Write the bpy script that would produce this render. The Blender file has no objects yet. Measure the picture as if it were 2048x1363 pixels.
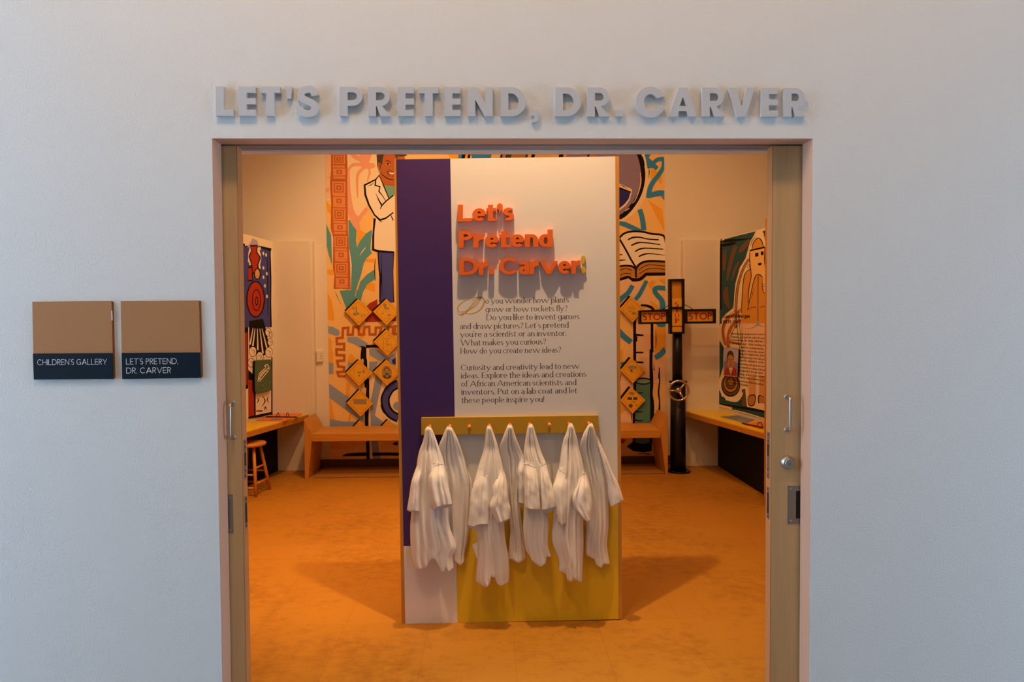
import bpy, bmesh, math, random
from mathutils import Vector, Matrix
from math import sin, cos, pi, radians

S = bpy.context.scene
COL = S.collection

# ---------------------------------------------------------------- camera
F_PX = 1371.16
PITCH, YAW, ROLL = 0.0293632, 0.0248234, -0.0063678
CAM = Vector((-0.08922, -2.80414, 1.65015))
fwd = Vector((sin(YAW) * cos(PITCH), cos(YAW) * cos(PITCH), -sin(PITCH)))
_r = Vector((cos(YAW), -sin(YAW), 0)); _u = _r.cross(fwd)
right = _r * cos(ROLL) + _u * sin(ROLL)
up = -_r * sin(ROLL) + _u * cos(ROLL)
cd = bpy.data.cameras.new('camera'); cam = bpy.data.objects.new('camera', cd); COL.objects.link(cam)
cd.sensor_width = 36.0; cd.lens = F_PX * 36.0 / 2048.0; cd.clip_start = 0.05; cd.clip_end = 100
cam.matrix_world = Matrix(((right.x, up.x, -fwd.x, CAM.x), (right.y, up.y, -fwd.y, CAM.y),
                           (right.z, up.z, -fwd.z, CAM.z), (0, 0, 0, 1)))
S.camera = cam

# ---------------------------------------------------------------- world, lights, exposure
S.view_settings.view_transform = 'Standard'
S.view_settings.look = 'None'
S.view_settings.gamma = 1.0
S.view_settings.exposure = 0.0
S.view_settings.use_curve_mapping = False
wd = bpy.data.worlds.new('daylight'); S.world = wd; wd.use_nodes = True
bg = wd.node_tree.nodes['Background']
bg.inputs['Color'].default_value = (0.55, 0.75, 1.0, 1); bg.inputs['Strength'].default_value = 10.2


def area(name, loc, target, size, power, color, sy=None):
    l = bpy.data.lights.new(name, 'AREA'); o = bpy.data.objects.new(name, l); COL.objects.link(o)
    l.energy = power; l.color = color; l.size = size
    if sy:
        l.shape = 'RECTANGLE'; l.size_y = sy
    o.location = loc
    o.rotation_euler = (Vector(target) - Vector(loc)).to_track_quat('-Z', 'Y').to_euler()
    return o


def spot(name, loc, target, power, color, angle=90, blend=0.5, r=0.03):
    l = bpy.data.lights.new(name, 'SPOT'); o = bpy.data.objects.new(name, l); COL.objects.link(o)
    l.energy = power; l.color = color; l.spot_size = radians(angle); l.spot_blend = blend; l.shadow_soft_size = r
    o.location = loc
    o.rotation_euler = (Vector(target) - Vector(loc)).to_track_quat('-Z', 'Y').to_euler()
    return o


WARM = (1.0, 0.50, 0.19)
area('hall_lamp', (-1.0, -1.6, 5.1), (0, 0, 2.0), 0.55, 58, (1.0, 0.58, 0.26))
area('hall_lamp', (1.7, -1.6, 5.1), (0.7, 0, 1.8), 0.55, 32, (1.0, 0.58, 0.26))
spot('board_spotlight', (-0.02, 0.30, 4.34), (0.0, 0.91, 1.7), 360, (1.0, 0.65, 0.35), 60, 0.8, 0.03)
area('board_fill', (0, 0.36, 4.55), (0, 0.75, 1.0), 2.2, 30, (1.0, 0.66, 0.36), 0.15)  # fill light added to lift the letter shadows on the board
spot('gallery_floor_spotlight', (-1.7, 1.0, 4.5), (-1.5, 2.3, 0), 820, WARM, 56, 1.0, 0.10)
spot('gallery_floor_spotlight', (1.7, 1.0, 4.5), (1.6, 2.7, 0), 190, WARM, 66, 1.0, 0.10)
spot('mural_spotlight', (-0.8, 2.9, 4.5), (-1.1, 4.95, 2.1), 170, (1.0, 0.56, 0.25), 85, 0.9, 0.05)
spot('mural_spotlight', (1.2, 2.9, 4.5), (1.6, 4.95, 1.9), 70, WARM, 95, 0.9, 0.05)
spot('alcove_spotlight', (-0.9, 2.6, 4.5), (-2.5, 4.3, 0.8), 115, WARM, 80, 0.9, 0.05)
spot('alcove_spotlight', (0.9, 2.4, 4.5), (2.5, 4.2, 0.8), 85, WARM, 80, 0.9, 0.05)
area('gallery_ceiling_glow', (0, 2.7, 4.6), (0, 2.7, 0), 3.4, 15, WARM)


# ---------------------------------------------------------------- helpers: pixels to places
def ray(px, py):
    return fwd + right * ((px - 1024.0) / F_PX) - up * ((py - 681.5) / F_PX)


def at(px, py, Y):
    d = ray(px, py); return CAM + d * ((Y - CAM.y) / d.y)


def az(px, py, Z):
    d = ray(px, py); return CAM + d * ((Z - CAM.z) / d.z)


def onplane(px, py, p, n):
    d = ray(px, py); return CAM + d * ((Vector(p) - CAM).dot(n) / d.dot(n))


# ---------------------------------------------------------------- materials
MATS = {}


def mat(name, col, rough=0.6, metal=0.0, bump=None, var=None, spec=0.5, sheen=0.0):
    """bump = (noise scale, strength, distance); var = (noise scale, amount, second colour)"""
    if name in MATS:
        return MATS[name]
    m = bpy.data.materials.new(name); m.use_nodes = True; nt = m.node_tree
    b = nt.nodes['Principled BSDF']
    b.inputs['Base Color'].default_value = (*col, 1); b.inputs['Roughness'].default_value = rough
    b.inputs['Metallic'].default_value = metal; b.inputs['Specular IOR Level'].default_value = spec
    tc = nt.nodes.new('ShaderNodeTexCoord')
    if bump:
        for i, (sc, st, di) in enumerate(bump if isinstance(bump[0], tuple) else (bump,)):
            n = nt.nodes.new('ShaderNodeTexNoise'); n.inputs['Scale'].default_value = sc; n.inputs['Detail'].default_value = 3
            bp = nt.nodes.new('ShaderNodeBump'); bp.inputs['Strength'].default_value = st; bp.inputs['Distance'].default_value = di
            nt.links.new(tc.outputs['Object'], n.inputs['Vector']); nt.links.new(n.outputs['Fac'], bp.inputs['Height'])
            if b.inputs['Normal'].links:
                nt.links.new(b.inputs['Normal'].links[0].from_socket, bp.inputs['Normal'])
            nt.links.new(bp.outputs['Normal'], b.inputs['Normal'])
    if var:
        sc, am, c2 = var[:3]
        n = nt.nodes.new('ShaderNodeTexNoise'); n.inputs['Detail'].default_value = 5
        if len(var) > 3:
            mp = nt.nodes.new('ShaderNodeMapping'); mp.inputs['Scale'].default_value = var[3]
            nt.links.new(tc.outputs['Object'], mp.inputs['Vector']); nt.links.new(mp.outputs['Vector'], n.inputs['Vector'])
        else:
            nt.links.new(tc.outputs['Object'], n.inputs['Vector'])
        n.inputs['Scale'].default_value = sc
        mx = nt.nodes.new('ShaderNodeMix'); mx.data_type = 'RGBA'
        mx.inputs['A'].default_value = (*col, 1); mx.inputs['B'].default_value = (*c2, 1)
        r = nt.nodes.new('ShaderNodeMapRange'); r.inputs['From Min'].default_value = 0.35; r.inputs['From Max'].default_value = 0.7
        r.inputs['To Max'].default_value = am
        nt.links.new(n.outputs['Fac'], r.inputs['Value']); nt.links.new(r.outputs['Result'], mx.inputs['Factor'])
        nt.links.new(mx.outputs['Result'], b.inputs['Base Color'])
    MATS[name] = m
    return m


hall_paint = mat('hall_paint', (0.70, 0.70, 0.68), 0.75, bump=((150, 0.5, 0.004), (420, 0.3, 0.0015)), spec=0.25)
room_paint = mat('room_paint', (0.80, 0.74, 0.64), 0.8, bump=(160, 0.2, 0.002), spec=0.2)
reveal_paint = hall_paint
veneer = mat('door_veneer', (0.62, 0.41, 0.20), 0.45, var=(3, 0.6, (0.48, 0.31, 0.145), (12, 12, 0.6)), spec=0.4)
steel = mat('brushed_steel', (0.55, 0.54, 0.52), 0.35, 1.0)
dull_steel = mat('dull_steel', (0.34, 0.32, 0.29), 0.5, 1.0)
dark = mat('dark_gap', (0.012, 0.011, 0.01), 0.8)
track_grey = mat('track_grey', (0.24, 0.25, 0.25), 0.5)
letter_metal = mat('letter_grey', (0.51, 0.53, 0.56), 0.5, 0.0, bump=(300, 0.05, 0.001))
oak = mat('oak', (0.62, 0.28, 0.045), 0.45, var=(2.5, 0.7, (0.50, 0.205, 0.028), (1, 14, 14)), spec=0.4)
oak_v = mat('oak_upright', (0.62, 0.28, 0.045), 0.45, var=(2.5, 0.7, (0.50, 0.205, 0.028), (14, 14, 1)), spec=0.4)
yellow_lam = mat('yellow_laminate', (0.88, 0.58, 0.02), 0.35)
black_metal = mat('black_enamel', (0.005, 0.0045, 0.0045), 0.4, spec=0.3)
black_lam = mat('black_laminate', (0.004, 0.004, 0.0045), 0.6, spec=0.15)
white_lam = mat('white_laminate', (0.80, 0.78, 0.76), 0.4, spec=0.35)
purple_lam = mat('purple_laminate', (0.062, 0.026, 0.14), 0.45, spec=0.3)
ochre_lam = mat('ochre_laminate', (0.76, 0.50, 0.02), 0.4, spec=0.35)
rail_paint = mat('rail_paint', (0.55, 0.31, 0.012), 0.4)
peg_paint = mat('peg_orange', (0.85, 0.27, 0.05), 0.35)
orange_letter = mat('orange_acrylic', (0.85, 0.16, 0.02), 0.4)
gold_acrylic = mat('gold_acrylic', (0.72, 0.47, 0.03), 0.4)
ink = mat('text_ink', (0.045, 0.012, 0.03), 0.6)
gold_ink = mat('gold_ink', (0.62, 0.36, 0.03), 0.5)
cloth = mat('white_cotton', (0.86, 0.80, 0.75), 0.85, bump=((24, 0.10, 0.008), (900, 0.2, 0.0005)), spec=0.1)
stitch = mat('cotton_seam', (0.88, 0.86, 0.84), 0.8)

# ---------------------------------------------------------------- helpers: meshes and objects


class MB:
    """collects faces, then becomes ONE mesh object"""

    def __init__(s):
        s.v = []; s.f = []; s.m = []; s.mats = []; s.sm = []

    def mi(s, m):
        if m not in s.mats:
            s.mats.append(m)
        return s.mats.index(m)

    def face(s, pts, m, smooth=False):
        i = len(s.v); s.v += [tuple(p) for p in pts]; s.f.append(tuple(range(i, i + len(pts)))); s.m.append(s.mi(m)); s.sm.append(smooth)

    def box(s, x0, x1, y0, y1, z0, z1, m):
        s.hexa([(x0, y0, z0), (x1, y0, z0), (x1, y1, z0), (x0, y1, z0), (x0, y0, z1), (x1, y0, z1), (x1, y1, z1), (x0, y1, z1)], m)

    def hexa(s, p, m):
        i = len(s.v); s.v += [tuple(q) for q in p]
        for f in ((0, 3, 2, 1), (4, 5, 6, 7), (0, 1, 5, 4), (1, 2, 6, 5), (2, 3, 7, 6), (3, 0, 4, 7)):
            s.f.append(tuple(i + k for k in f)); s.m.append(s.mi(m)); s.sm.append(False)

    def prism(s, pts, off, m, m_side=None):
        """pts = front outline (world), off = vector to the back"""
        off = Vector(off); p = [Vector(q) for q in pts]; n = len(p); i = len(s.v)
        s.v += [tuple(q) for q in p] + [tuple(q + off) for q in p]
        s.f.append(tuple(range(i, i + n))); s.m.append(s.mi(m)); s.sm.append(False)
        s.f.append(tuple(range(i + 2 * n - 1, i + n - 1, -1))); s.m.append(s.mi(m_side or m)); s.sm.append(False)
        for k in range(n):
            k2 = (k + 1) % n
            s.f.append((i + k2, i + k, i + n + k, i + n + k2)); s.m.append(s.mi(m_side or m)); s.sm.append(False)

    def tube(s, pts, r, m, n=12, caps=True, closed=False):
        pts = [Vector(p) for p in pts]; N = len(pts); rr = r if isinstance(r, (list, tuple)) else [r] * N
        base = len(s.v); prev = None
        for k, p in enumerate(pts):
            if closed:
                t = (pts[(k + 1) % N] - pts[k - 1])
            else:
                t = (pts[min(k + 1, N - 1)] - pts[max(k - 1, 0)])
            t.normalize()
            a = prev if prev else (Vector((0, 0, 1)) if abs(t.z) < 0.9 else Vector((1, 0, 0)))
            a = (a - t * a.dot(t)).normalized(); prev = a; b = t.cross(a)
            for j in range(n):
                w = 2 * pi * j / n
                s.v.append(tuple(p + (a * cos(w) + b * sin(w)) * rr[k]))
        for k in range(N if closed else N - 1):
            k2 = (k + 1) % N
            for j in range(n):
                j2 = (j + 1) % n
                s.f.append((base + k * n + j, base + k * n + j2, base + k2 * n + j2, base + k2 * n + j)); s.m.append(s.mi(m)); s.sm.append(True)
        if caps and not closed:
            s.f.append(tuple(base + j for j in range(n - 1, -1, -1))); s.m.append(s.mi(m)); s.sm.append(False)
            s.f.append(tuple(base + (N - 1) * n + j for j in range(n))); s.m.append(s.mi(m)); s.sm.append(False)

    def lathe(s, origin, axis, prof, m, n=28, smooth=True):
        """prof = [(radius, distance along axis)]"""
        ax = Vector(axis).normalized(); a = Vector((0, 0, 1)) if abs(ax.z) < 0.9 else Vector((1, 0, 0))
        a = (a - ax * a.dot(ax)).normalized(); b = ax.cross(a); o = Vector(origin); base = len(s.v)
        for r, h in prof:
            for j in range(n):
                w = 2 * pi * j / n; s.v.append(tuple(o + ax * h + (a * cos(w) + b * sin(w)) * r))
        for k in range(len(prof) - 1):
            for j in range(n):
                j2 = (j + 1) % n
                s.f.append((base + k * n + j, base + k * n + j2, base + (k + 1) * n + j2, base + (k + 1) * n + j)); s.m.append(s.mi(m)); s.sm.append(smooth)
        s.f.append(tuple(base + j for j in range(n - 1, -1, -1))); s.m.append(s.mi(m)); s.sm.append(False)
        s.f.append(tuple(base + (len(prof) - 1) * n + j for j in range(n))); s.m.append(s.mi(m)); s.sm.append(False)

    def grid(s, P, m, closed_u=False):
        """P[row][col] of points, smooth"""
        base = len(s.v); R = len(P); C = len(P[0])
        for row in P:
            s.v += [tuple(p) for p in row]
        for i in range(R - 1):
            for j in range(C if closed_u else C - 1):
                j2 = (j + 1) % C
                s.f.append((base + i * C + j, base + i * C + j2, base + (i + 1) * C + j2, base + (i + 1) * C + j)); s.m.append(s.mi(m)); s.sm.append(True)

    def build(s, name, parent=None, bevel=0, sharp=None):
        me = bpy.data.meshes.new(name)
        off = parent_loc(parent)
        me.from_pydata([(x - off.x, y - off.y, z - off.z) for x, y, z in s.v], [], s.f)
        for m in s.mats:
            me.materials.append(m)
        for p, mi, sm in zip(me.polygons, s.m, s.sm):
            p.material_index = mi; p.use_smooth = sm
        me.validate(); me.update()
        o = bpy.data.objects.new(name, me); COL.objects.link(o)
        if parent:
            o.parent = parent
        if bevel:
            b = o.modifiers.new('bevel', 'BEVEL'); b.width = bevel; b.segments = 2; b.limit_method = 'ANGLE'; b.angle_limit = radians(50)
        return o


def parent_loc(p):
    v = Vector((0, 0, 0))
    while p is not None:
        v += p.location; p = p.parent
    return v


def fixnormals(o):
    bm = bmesh.new(); bm.from_mesh(o.data); bmesh.ops.recalc_face_normals(bm, faces=bm.faces); bm.to_mesh(o.data); bm.free()
    return o


def tag(o, label, cat, group=None):
    o['label'] = label; o['category'] = cat
    if group:
        o['group'] = group
    return o


def thing(name, label, cat, loc, group=None):
    o = bpy.data.objects.new(name, None); COL.objects.link(o); o.location = loc; o.empty_display_size = 0.05
    return tag(o, label, cat, group)


def struct(o):
    o['kind'] = 'structure'; return o


def smooth_closed(p, k=5):
    n = len(p); out = []
    for i in range(n):
        a, b, c, d = (Vector(p[(i + j) % n]) for j in (-1, 0, 1, 2))
        for q in range(k):
            t = q / k
            out.append(0.5 * ((2 * b) + (c - a) * t + (2 * a - 5 * b + 4 * c - d) * t * t + (3 * b - a - 3 * c + d) * t ** 3))
    return out


def smooth_open(p, k=6):
    n = len(p)
    if n < 3:
        return [Vector(q) for q in p]
    out = []
    for i in range(n - 1):
        a, b, c, d = (Vector(p[min(max(i + j, 0), n - 1)]) for j in (-1, 0, 1, 2))
        for q in range(k):
            t = q / k
            out.append(0.5 * ((2 * b) + (c - a) * t + (2 * a - 5 * b + 4 * c - d) * t * t + (3 * b - a - 3 * c + d) * t ** 3))
    out.append(Vector(p[-1])); return out


def ribbon(p, w):
    """2-D outline of a brush stroke along p; w one width or a list"""
    p = [Vector(q) for q in p]; n = len(p); L = []; R = []
    for i in range(n):
        d0 = (p[i] - p[max(i - 1, 0)]); d1 = (p[min(i + 1, n - 1)] - p[i])
        if d0.length < 1e-9: d0 = d1
        if d1.length < 1e-9: d1 = d0
        d0 = d0.normalized(); d1 = d1.normalized(); n0 = Vector((-d0.y, d0.x)); n1 = Vector((-d1.y, d1.x))
        mt = (n0 + n1)
        mt = mt.normalized() if mt.length > 1e-6 else n0
        k = 1.0 / max(mt.dot(n0), 0.5)
        if isinstance(w, (list, tuple)):
            t = i / max(n - 1, 1) * (len(w) - 1); a = int(min(t, len(w) - 2)); ww = w[a] + (w[a + 1] - w[a]) * (t - a)
        else:
            ww = w
        L.append(p[i] + mt * (ww / 2 * k)); R.append(p[i] - mt * (ww / 2 * k))
    return L, R


# ---------------------------------------------------------------- lettering
class Font:
    """letters from stems, bars, slants and bowls; T = thick, t = thin, s = serif length"""

    def __init__(f, T=.085, t=.035, s=.045, xh=.44, cap=.66, asc=.70, desc=-.21, W=1.0, gap=.055, space=.2):
        f.T, f.t, f.s, f.xh, f.cap, f.asc, f.desc, f.W, f.gap, f.space = T, t, s, xh, cap, asc, desc, W, gap, space

    def rect(f, x0, x1, y0, y1): f.P.append([(x0, y0), (x1, y0), (x1, y1), (x0, y1)])

    def V(f, x, y0, y1, foot=True, head=True):
        f.rect(x, x + f.T, y0, y1)
        if f.s:
            h = f.t * 0.8
            if foot: f.rect(x - f.s, x + f.T + f.s, y0, y0 + h)
            if head: f.P.append([(x - f.s, y1 - h * 2.2), (x, y1 - h * 2.8), (x, y1), (x - f.s * .2, y1 - h * .4)])

    def bar(f, x0, x1, y): f.rect(x0, x1, y - f.t / 2, y + f.t / 2)

    def D(f, x0, y0, x1, y1, w, ser0=False, ser1=False):
        f.P.append([(x0, y0), (x0 + w, y0), (x1 + w, y1), (x1, y1)])
        if f.s:
            h = f.t * .8
            if ser0: f.rect(x0 - f.s, x0 + w + f.s, y0, y0 + h)
            if ser1: f.rect(x1 - f.s, x1 + w + f.s, y1 - h, y1)

    def ring(f, cx, cy, rx, ry, a0=0, a1=360):
        n = max(6, int(abs(a1 - a0) / 15)); ix = max(rx - f.T, .01); iy = max(ry - f.t, .01)
        for k in range(n):
            a = radians(a0 + (a1 - a0) * k / n); b = radians(a0 + (a1 - a0) * (k + 1) / n)
            f.P.append([(cx + rx * cos(a), cy + ry * sin(a)), (cx + rx * cos(b), cy + ry * sin(b)),
                        (cx + ix * cos(b), cy + iy * sin(b)), (cx + ix * cos(a), cy + iy * sin(a))])

    def dot(f, x, y, r=None):
        r = r or f.T * .62; f.P.append([(x + r * cos(k * pi / 6), y + r * sin(k * pi / 6)) for k in range(12)])

    def arch(f, x, w):
        r = min(w * .5, f.xh * .45); f.ring(x + w / 2, f.xh - r, w / 2, r, 0, 150)
        f.V(x + w - f.T, 0, f.xh - r, head=False)

    def glyph(f, c):
        f.P = []; T, t, xh, cap, asc, W = f.T, f.t, f.xh, f.cap, f.asc, f.W
        r = .205 * W; nw = .38 * W; m = xh / 2; C = cap / 2
        if c == 'a':
            w = .34 * W; f.ring(w * .5, xh * .31, w * .5, xh * .32); f.V(w - T, 0, xh * .7, head=False); f.ring(w * .48, xh * .66, w * .52, xh * .35, 0, 150); a = w
        elif c == 'b': f.V(0, 0, asc, foot=False); f.ring(r, m, r, m); a = 2 * r
        elif c == 'c': f.ring(r, m, r, m, 45, 315); a = 1.8 * r
        elif c == 'd': f.ring(r, m, r, m); f.V(2 * r - T, 0, asc); a = 2 * r
        elif c == 'e': f.ring(r, m, r, m, 0, 318); f.bar(T * .5, 2 * r - T * .3, m); a = 2 * r
        elif c == 'f':
            f.V(.06 * W, 0, asc - .14, head=False); q = .12 * W + T * .35; f.ring(.06 * W + q, asc - .14, q, .14, 40, 180); f.bar(0, .06 * W + T + .08 * W, xh - t / 2); a = .06 * W + T + .10 * W
        elif c == 'g': f.ring(r, m, r, m); f.V(2 * r - T, -.06, xh, foot=False, head=False); f.ring(r, -.06, r, .15, 195, 360); a = 2 * r
        elif c == 'h': f.V(0, 0, asc); f.arch(0, nw); a = nw
        elif c == 'i': f.V(0, 0, xh); f.dot(T / 2, xh + .15); a = T
        elif c == 'k': f.V(0, 0, asc); f.D(T * .8, xh * .4, .26 * W, xh, t * 1.6, ser1=True); f.D(.30 * W, 0, T + .06 * W, xh * .6, T, ser0=True); a = .30 * W + T
        elif c == 'l': f.V(0, 0, asc); a = T
        elif c == 'm': f.V(0, 0, xh); f.arch(0, nw); f.arch(nw - T, nw); a = 2 * nw - T
        elif c == 'n': f.V(0, 0, xh); f.arch(0, nw); a = nw
        elif c == 'o': f.ring(r, m, r, m); a = 2 * r
        elif c == 'p': f.V(0, f.desc, xh); f.ring(r, m, r, m); a = 2 * r
        elif c == 'r': f.V(0, 0, xh); q = .15 * W + T * .4; (f.P.append([(T * .9, xh - .27), (T * .9, xh - .06), (T * 1.25, xh), (T * 1.6, xh + .015), (T + .15 * W, xh + .01), (T + .15 * W, xh - .185), (T * 1.35, xh - .2)]) if not f.s and T > .2 else f.ring(q + T * .1, xh - .16, q, .16, 35, 150)); a = T + .17 * W
        elif c == 's': q = .15 * W + T * .1; h = xh * .25 + t / 4; f.ring(q, xh - h, q, h, 40, 275); f.ring(q, h, q, h, -140, 95); a = 2 * q
        elif c == 't': f.V(.05 * W, 0, xh + .13, foot=False, head=False); f.ring(.05 * W + T * .5 + .09 * W, .12, .09 * W + T * .5, .12, 180, 310); f.bar(0, .05 * W + T + .1 * W, xh - t / 2); a = .05 * W + T + .11 * W
        elif c == 'u': f.V(0, .15, xh, foot=False); f.ring(nw / 2, .18, nw / 2, .18, 180, 340); f.V(nw - T, 0, xh); a = nw
        elif c in 'vwy':
            w = .22 * W; T2 = T * 1.05
            f.D(w, 0, 0, xh, T2, ser1=True); f.D(w, 0, 2 * w, xh, t * 1.7, ser1=(c != 'w')); a = 2 * w + t * 1.7
            if c == 'w': f.D(3 * w, 0, 2 * w - T2 * .3, xh, T2, ser1=True); f.D(3 * w, 0, 4 * w, xh, t * 1.7, ser1=True); a = 4 * w + t * 1.7
            if c == 'y': f.D(w * .45, f.desc, w, 0, t * 1.7); f.dot(w * .4, f.desc + t, t * 1.1)
        elif c == 'x': f.D(.28 * W, 0, 0, xh, T, ser0=True, ser1=True); f.D(0, 0, .28 * W, xh, t * 1.6, ser0=True, ser1=True); a = .28 * W + T
        elif c == 'A': w = .31 * W; f.D(0, 0, w, cap, t * 1.7, ser0=True); f.D(2 * w, 0, w, cap, T, ser0=True); f.bar(w * .45, 2 * w, cap * .33); a = 2 * w + T
        elif c in 'CG':
            f.ring(.33 * W, C, .33 * W, C, 42, 318); a = .62 * W
            if c == 'G': f.V(.6 * W - T, cap * .1, cap * .45, foot=False, head=False); f.bar(.36 * W, .6 * W, cap * .45); a = .62 * W
        elif c == 'D': f.V(0, 0, cap); f.bar(0, .28 * W, t / 2); f.bar(0, .28 * W, cap - t / 2); f.ring(.25 * W, C, .36 * W, C, -90, 90); a = .61 * W
        elif c in 'EL':
            w = (.44 if c == 'E' else .42) * W; f.V(0, 0, cap); f.bar(0, w, t / 2); a = w
            if f.s: f.rect(w - t, w, 0, .15)
            if c == 'E': f.bar(0, w * .96, cap - t / 2); f.bar(0, w * .85, C)
        elif c == 'H': w = .56 * W; f.V(0, 0, cap); f.V(w - T, 0, cap); f.bar(0, w, C); a = w
        elif c == 'I': f.V(0, 0, cap); a = T
        elif c == 'M': w = .7 * W; f.V(0, 0, cap); f.V(w - T, 0, cap); f.D(w / 2 - T / 2, 0.0, 0, cap, T); f.D(w / 2 - T / 2, 0.0, w - T, cap, T); a = w
        elif c == 'N': w = .58 * W; f.V(0, 0, cap); f.V(w - T, 0, cap); f.D(w - T, 0, 0, cap, T); a = w
        elif c == 'O': f.ring(.36 * W, C, .36 * W, C); a = .72 * W
        elif c in 'PR':
            f.V(0, 0, cap); q = cap * .27; f.bar(0, .22 * W, cap - t / 2); f.bar(0, .22 * W, cap - 2 * q + t / 2); f.ring(.18 * W, cap - q, .24 * W, q, -90, 90); a = .42 * W
            if c == 'R': f.D(.36 * W, 0, .16 * W, cap - 2 * q, T * 1.05); a = .36 * W + T
        elif c == 'S': q = .2 * W; h = C / 2 + t / 4; f.ring(q, cap - h, q, h, 35, 280); f.ring(q, h, q, h, -145, 100); a = 2 * q
        elif c == 'T': w = .5 * W; f.V(w / 2 - T / 2, 0, cap, head=False); f.bar(0, w, cap - t / 2); a = w
        elif c in 'VWY':
            w = .28 * W; b0 = 0 if c != 'Y' else cap * .42
            f.D(w, b0, 0, cap, T, ser1=True); f.D(w, b0, 2 * w, cap, t * 1.7 if f.s else T, ser1=True); a = 2 * w + T
            if c == 'Y': f.V(w, 0, b0, head=False)
            if c == 'W': f.D(3 * w, 0, 2 * w, cap, T); f.D(3 * w, 0, 4 * w, cap, t * 1.7 if f.s else T, ser1=True); a = 4 * w + T
        elif c == '1': f.V(.06, 0, cap); a = .06 + T
        elif c in '8': f.ring(.18 * W, cap * .26, .18 * W, cap * .27); f.ring(.18 * W, cap * .75, .16 * W, cap * .25); a = .36 * W
        elif c == '7': f.bar(0, .36 * W, cap - t / 2); f.D(.08 * W, 0, .36 * W - T, cap, T); a = .36 * W
        elif c == '5': f.rect(0, T, cap * .5, cap); f.bar(0, .32 * W, cap - t / 2); f.ring(.16 * W, cap * .3, .19 * W, cap * .31, -140, 130); a = .36 * W
        elif c == '9': f.ring(.18 * W, cap * .68, .18 * W, cap * .32); f.rect(.36 * W - T, .36 * W, cap * .1, cap * .68); f.ring(.18 * W, cap * .2, .18 * W, cap * .2, 220, 360); a = .36 * W
        elif c == '6': f.ring(.18 * W, cap * .32, .18 * W, cap * .32); f.rect(0, T, cap * .32, cap * .8); f.ring(.18 * W, cap * .78, .18 * W, cap * .22, 40, 180); a = .36 * W
        elif c == '3': f.ring(.15 * W, cap * .26, .18 * W, cap * .26, -140, 95); f.ring(.15 * W, cap * .75, .16 * W, cap * .25, -95, 140); a = .34 * W
        elif c == '.': f.dot(T * .6, T * .6); a = T * 1.2
        elif c == ',': f.dot(T * .6, T * .6); f.P.append([(T * .5, 0), (T * 1.2, T * .5), (T * .5, -T * 1.1)]); a = T * 1.2
        elif c in "'": f.dot(T * .6, asc - T * .6); f.P.append([(T * .45, asc - T * 1.1), (T * 1.2, asc - T * .7), (T * .35, asc - T * 2)]); a = T * 1.2
        elif c == '"': f.rect(0, T * .7, asc - .2, asc); f.rect(T * 1.3, T * 2, asc - .2, asc); a = T * 2
        elif c == '!': f.dot(T * .6, T * .6); f.P.append([(T * .35, T * 1.7), (T * .85, T * 1.7), (T * 1.15, cap * .9), (T * .9, cap), (T * .3, cap), (T * .05, cap * .9)]); a = T * 1.2
        elif c == '?': f.dot(.16 * W, T * .6); f.ring(.17 * W, cap - .17, .17 * W, .17, -60, 160); f.rect(.16 * W - t * .6, .16 * W + t * .6, T * 1.8, cap - .3); a = .34 * W
        elif c == '-': f.rect(0, .2 * W, xh * .45, xh * .45 + t * 1.3); a = .2 * W
        elif c == '(': f.ring(.2, C - .03, .2, .48, 130, 230); a = .1
        elif c == ')': f.ring(-.08, C - .03, .2, .48, -50, 50); a = .12
        else: a = f.space - f.gap
        return f.P, a

    def line(f, text):
        """-> [(index, polygons)], width"""
        x = 0; out = []
        for i, c in enumerate(text):
            P, a = f.glyph(c)
            if P: out.append((c, [[(px + x, py) for px, py in q] for q in P]))
            x += a + f.gap
        return out, x - f.gap


SERIF = Font(gap=.075)
SANS = Font(T=.115, t=.10, s=0, gap=.05, W=1.0)
NARROW = Font(T=.10, t=.085, s=0, gap=.05, W=.78, xh=.5, space=.18)
THIN = Font(T=.062, t=.06, s=0, gap=.095, W=1.0, space=.26)
FAT = Font(T=.22, t=.125, s=0, W=1.5, gap=.010, xh=.52, asc=.70, cap=.68, space=.2)


def lay_text(mb, font, text, x0, x1, y0, y1, em, place, m, depth=None):
    """text from pixel x0 to x1, baseline y0 -> y1, em height in pixels; place(px,py) -> point; depth = vector for raised letters"""
    gl, w = font.line(text)
    k = (x1 - x0) / w
    for c, polys in gl:
        for q in polys:
            pts = []
            for gx, gy in q:
                px = x0 + gx * k; pts.append(place(px, y0 + (y1 - y0) * (gx / w) - gy * em))
            if depth is None:
                mb.face(pts, m)
            else:
                mb.prism(pts, depth, m)


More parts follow.
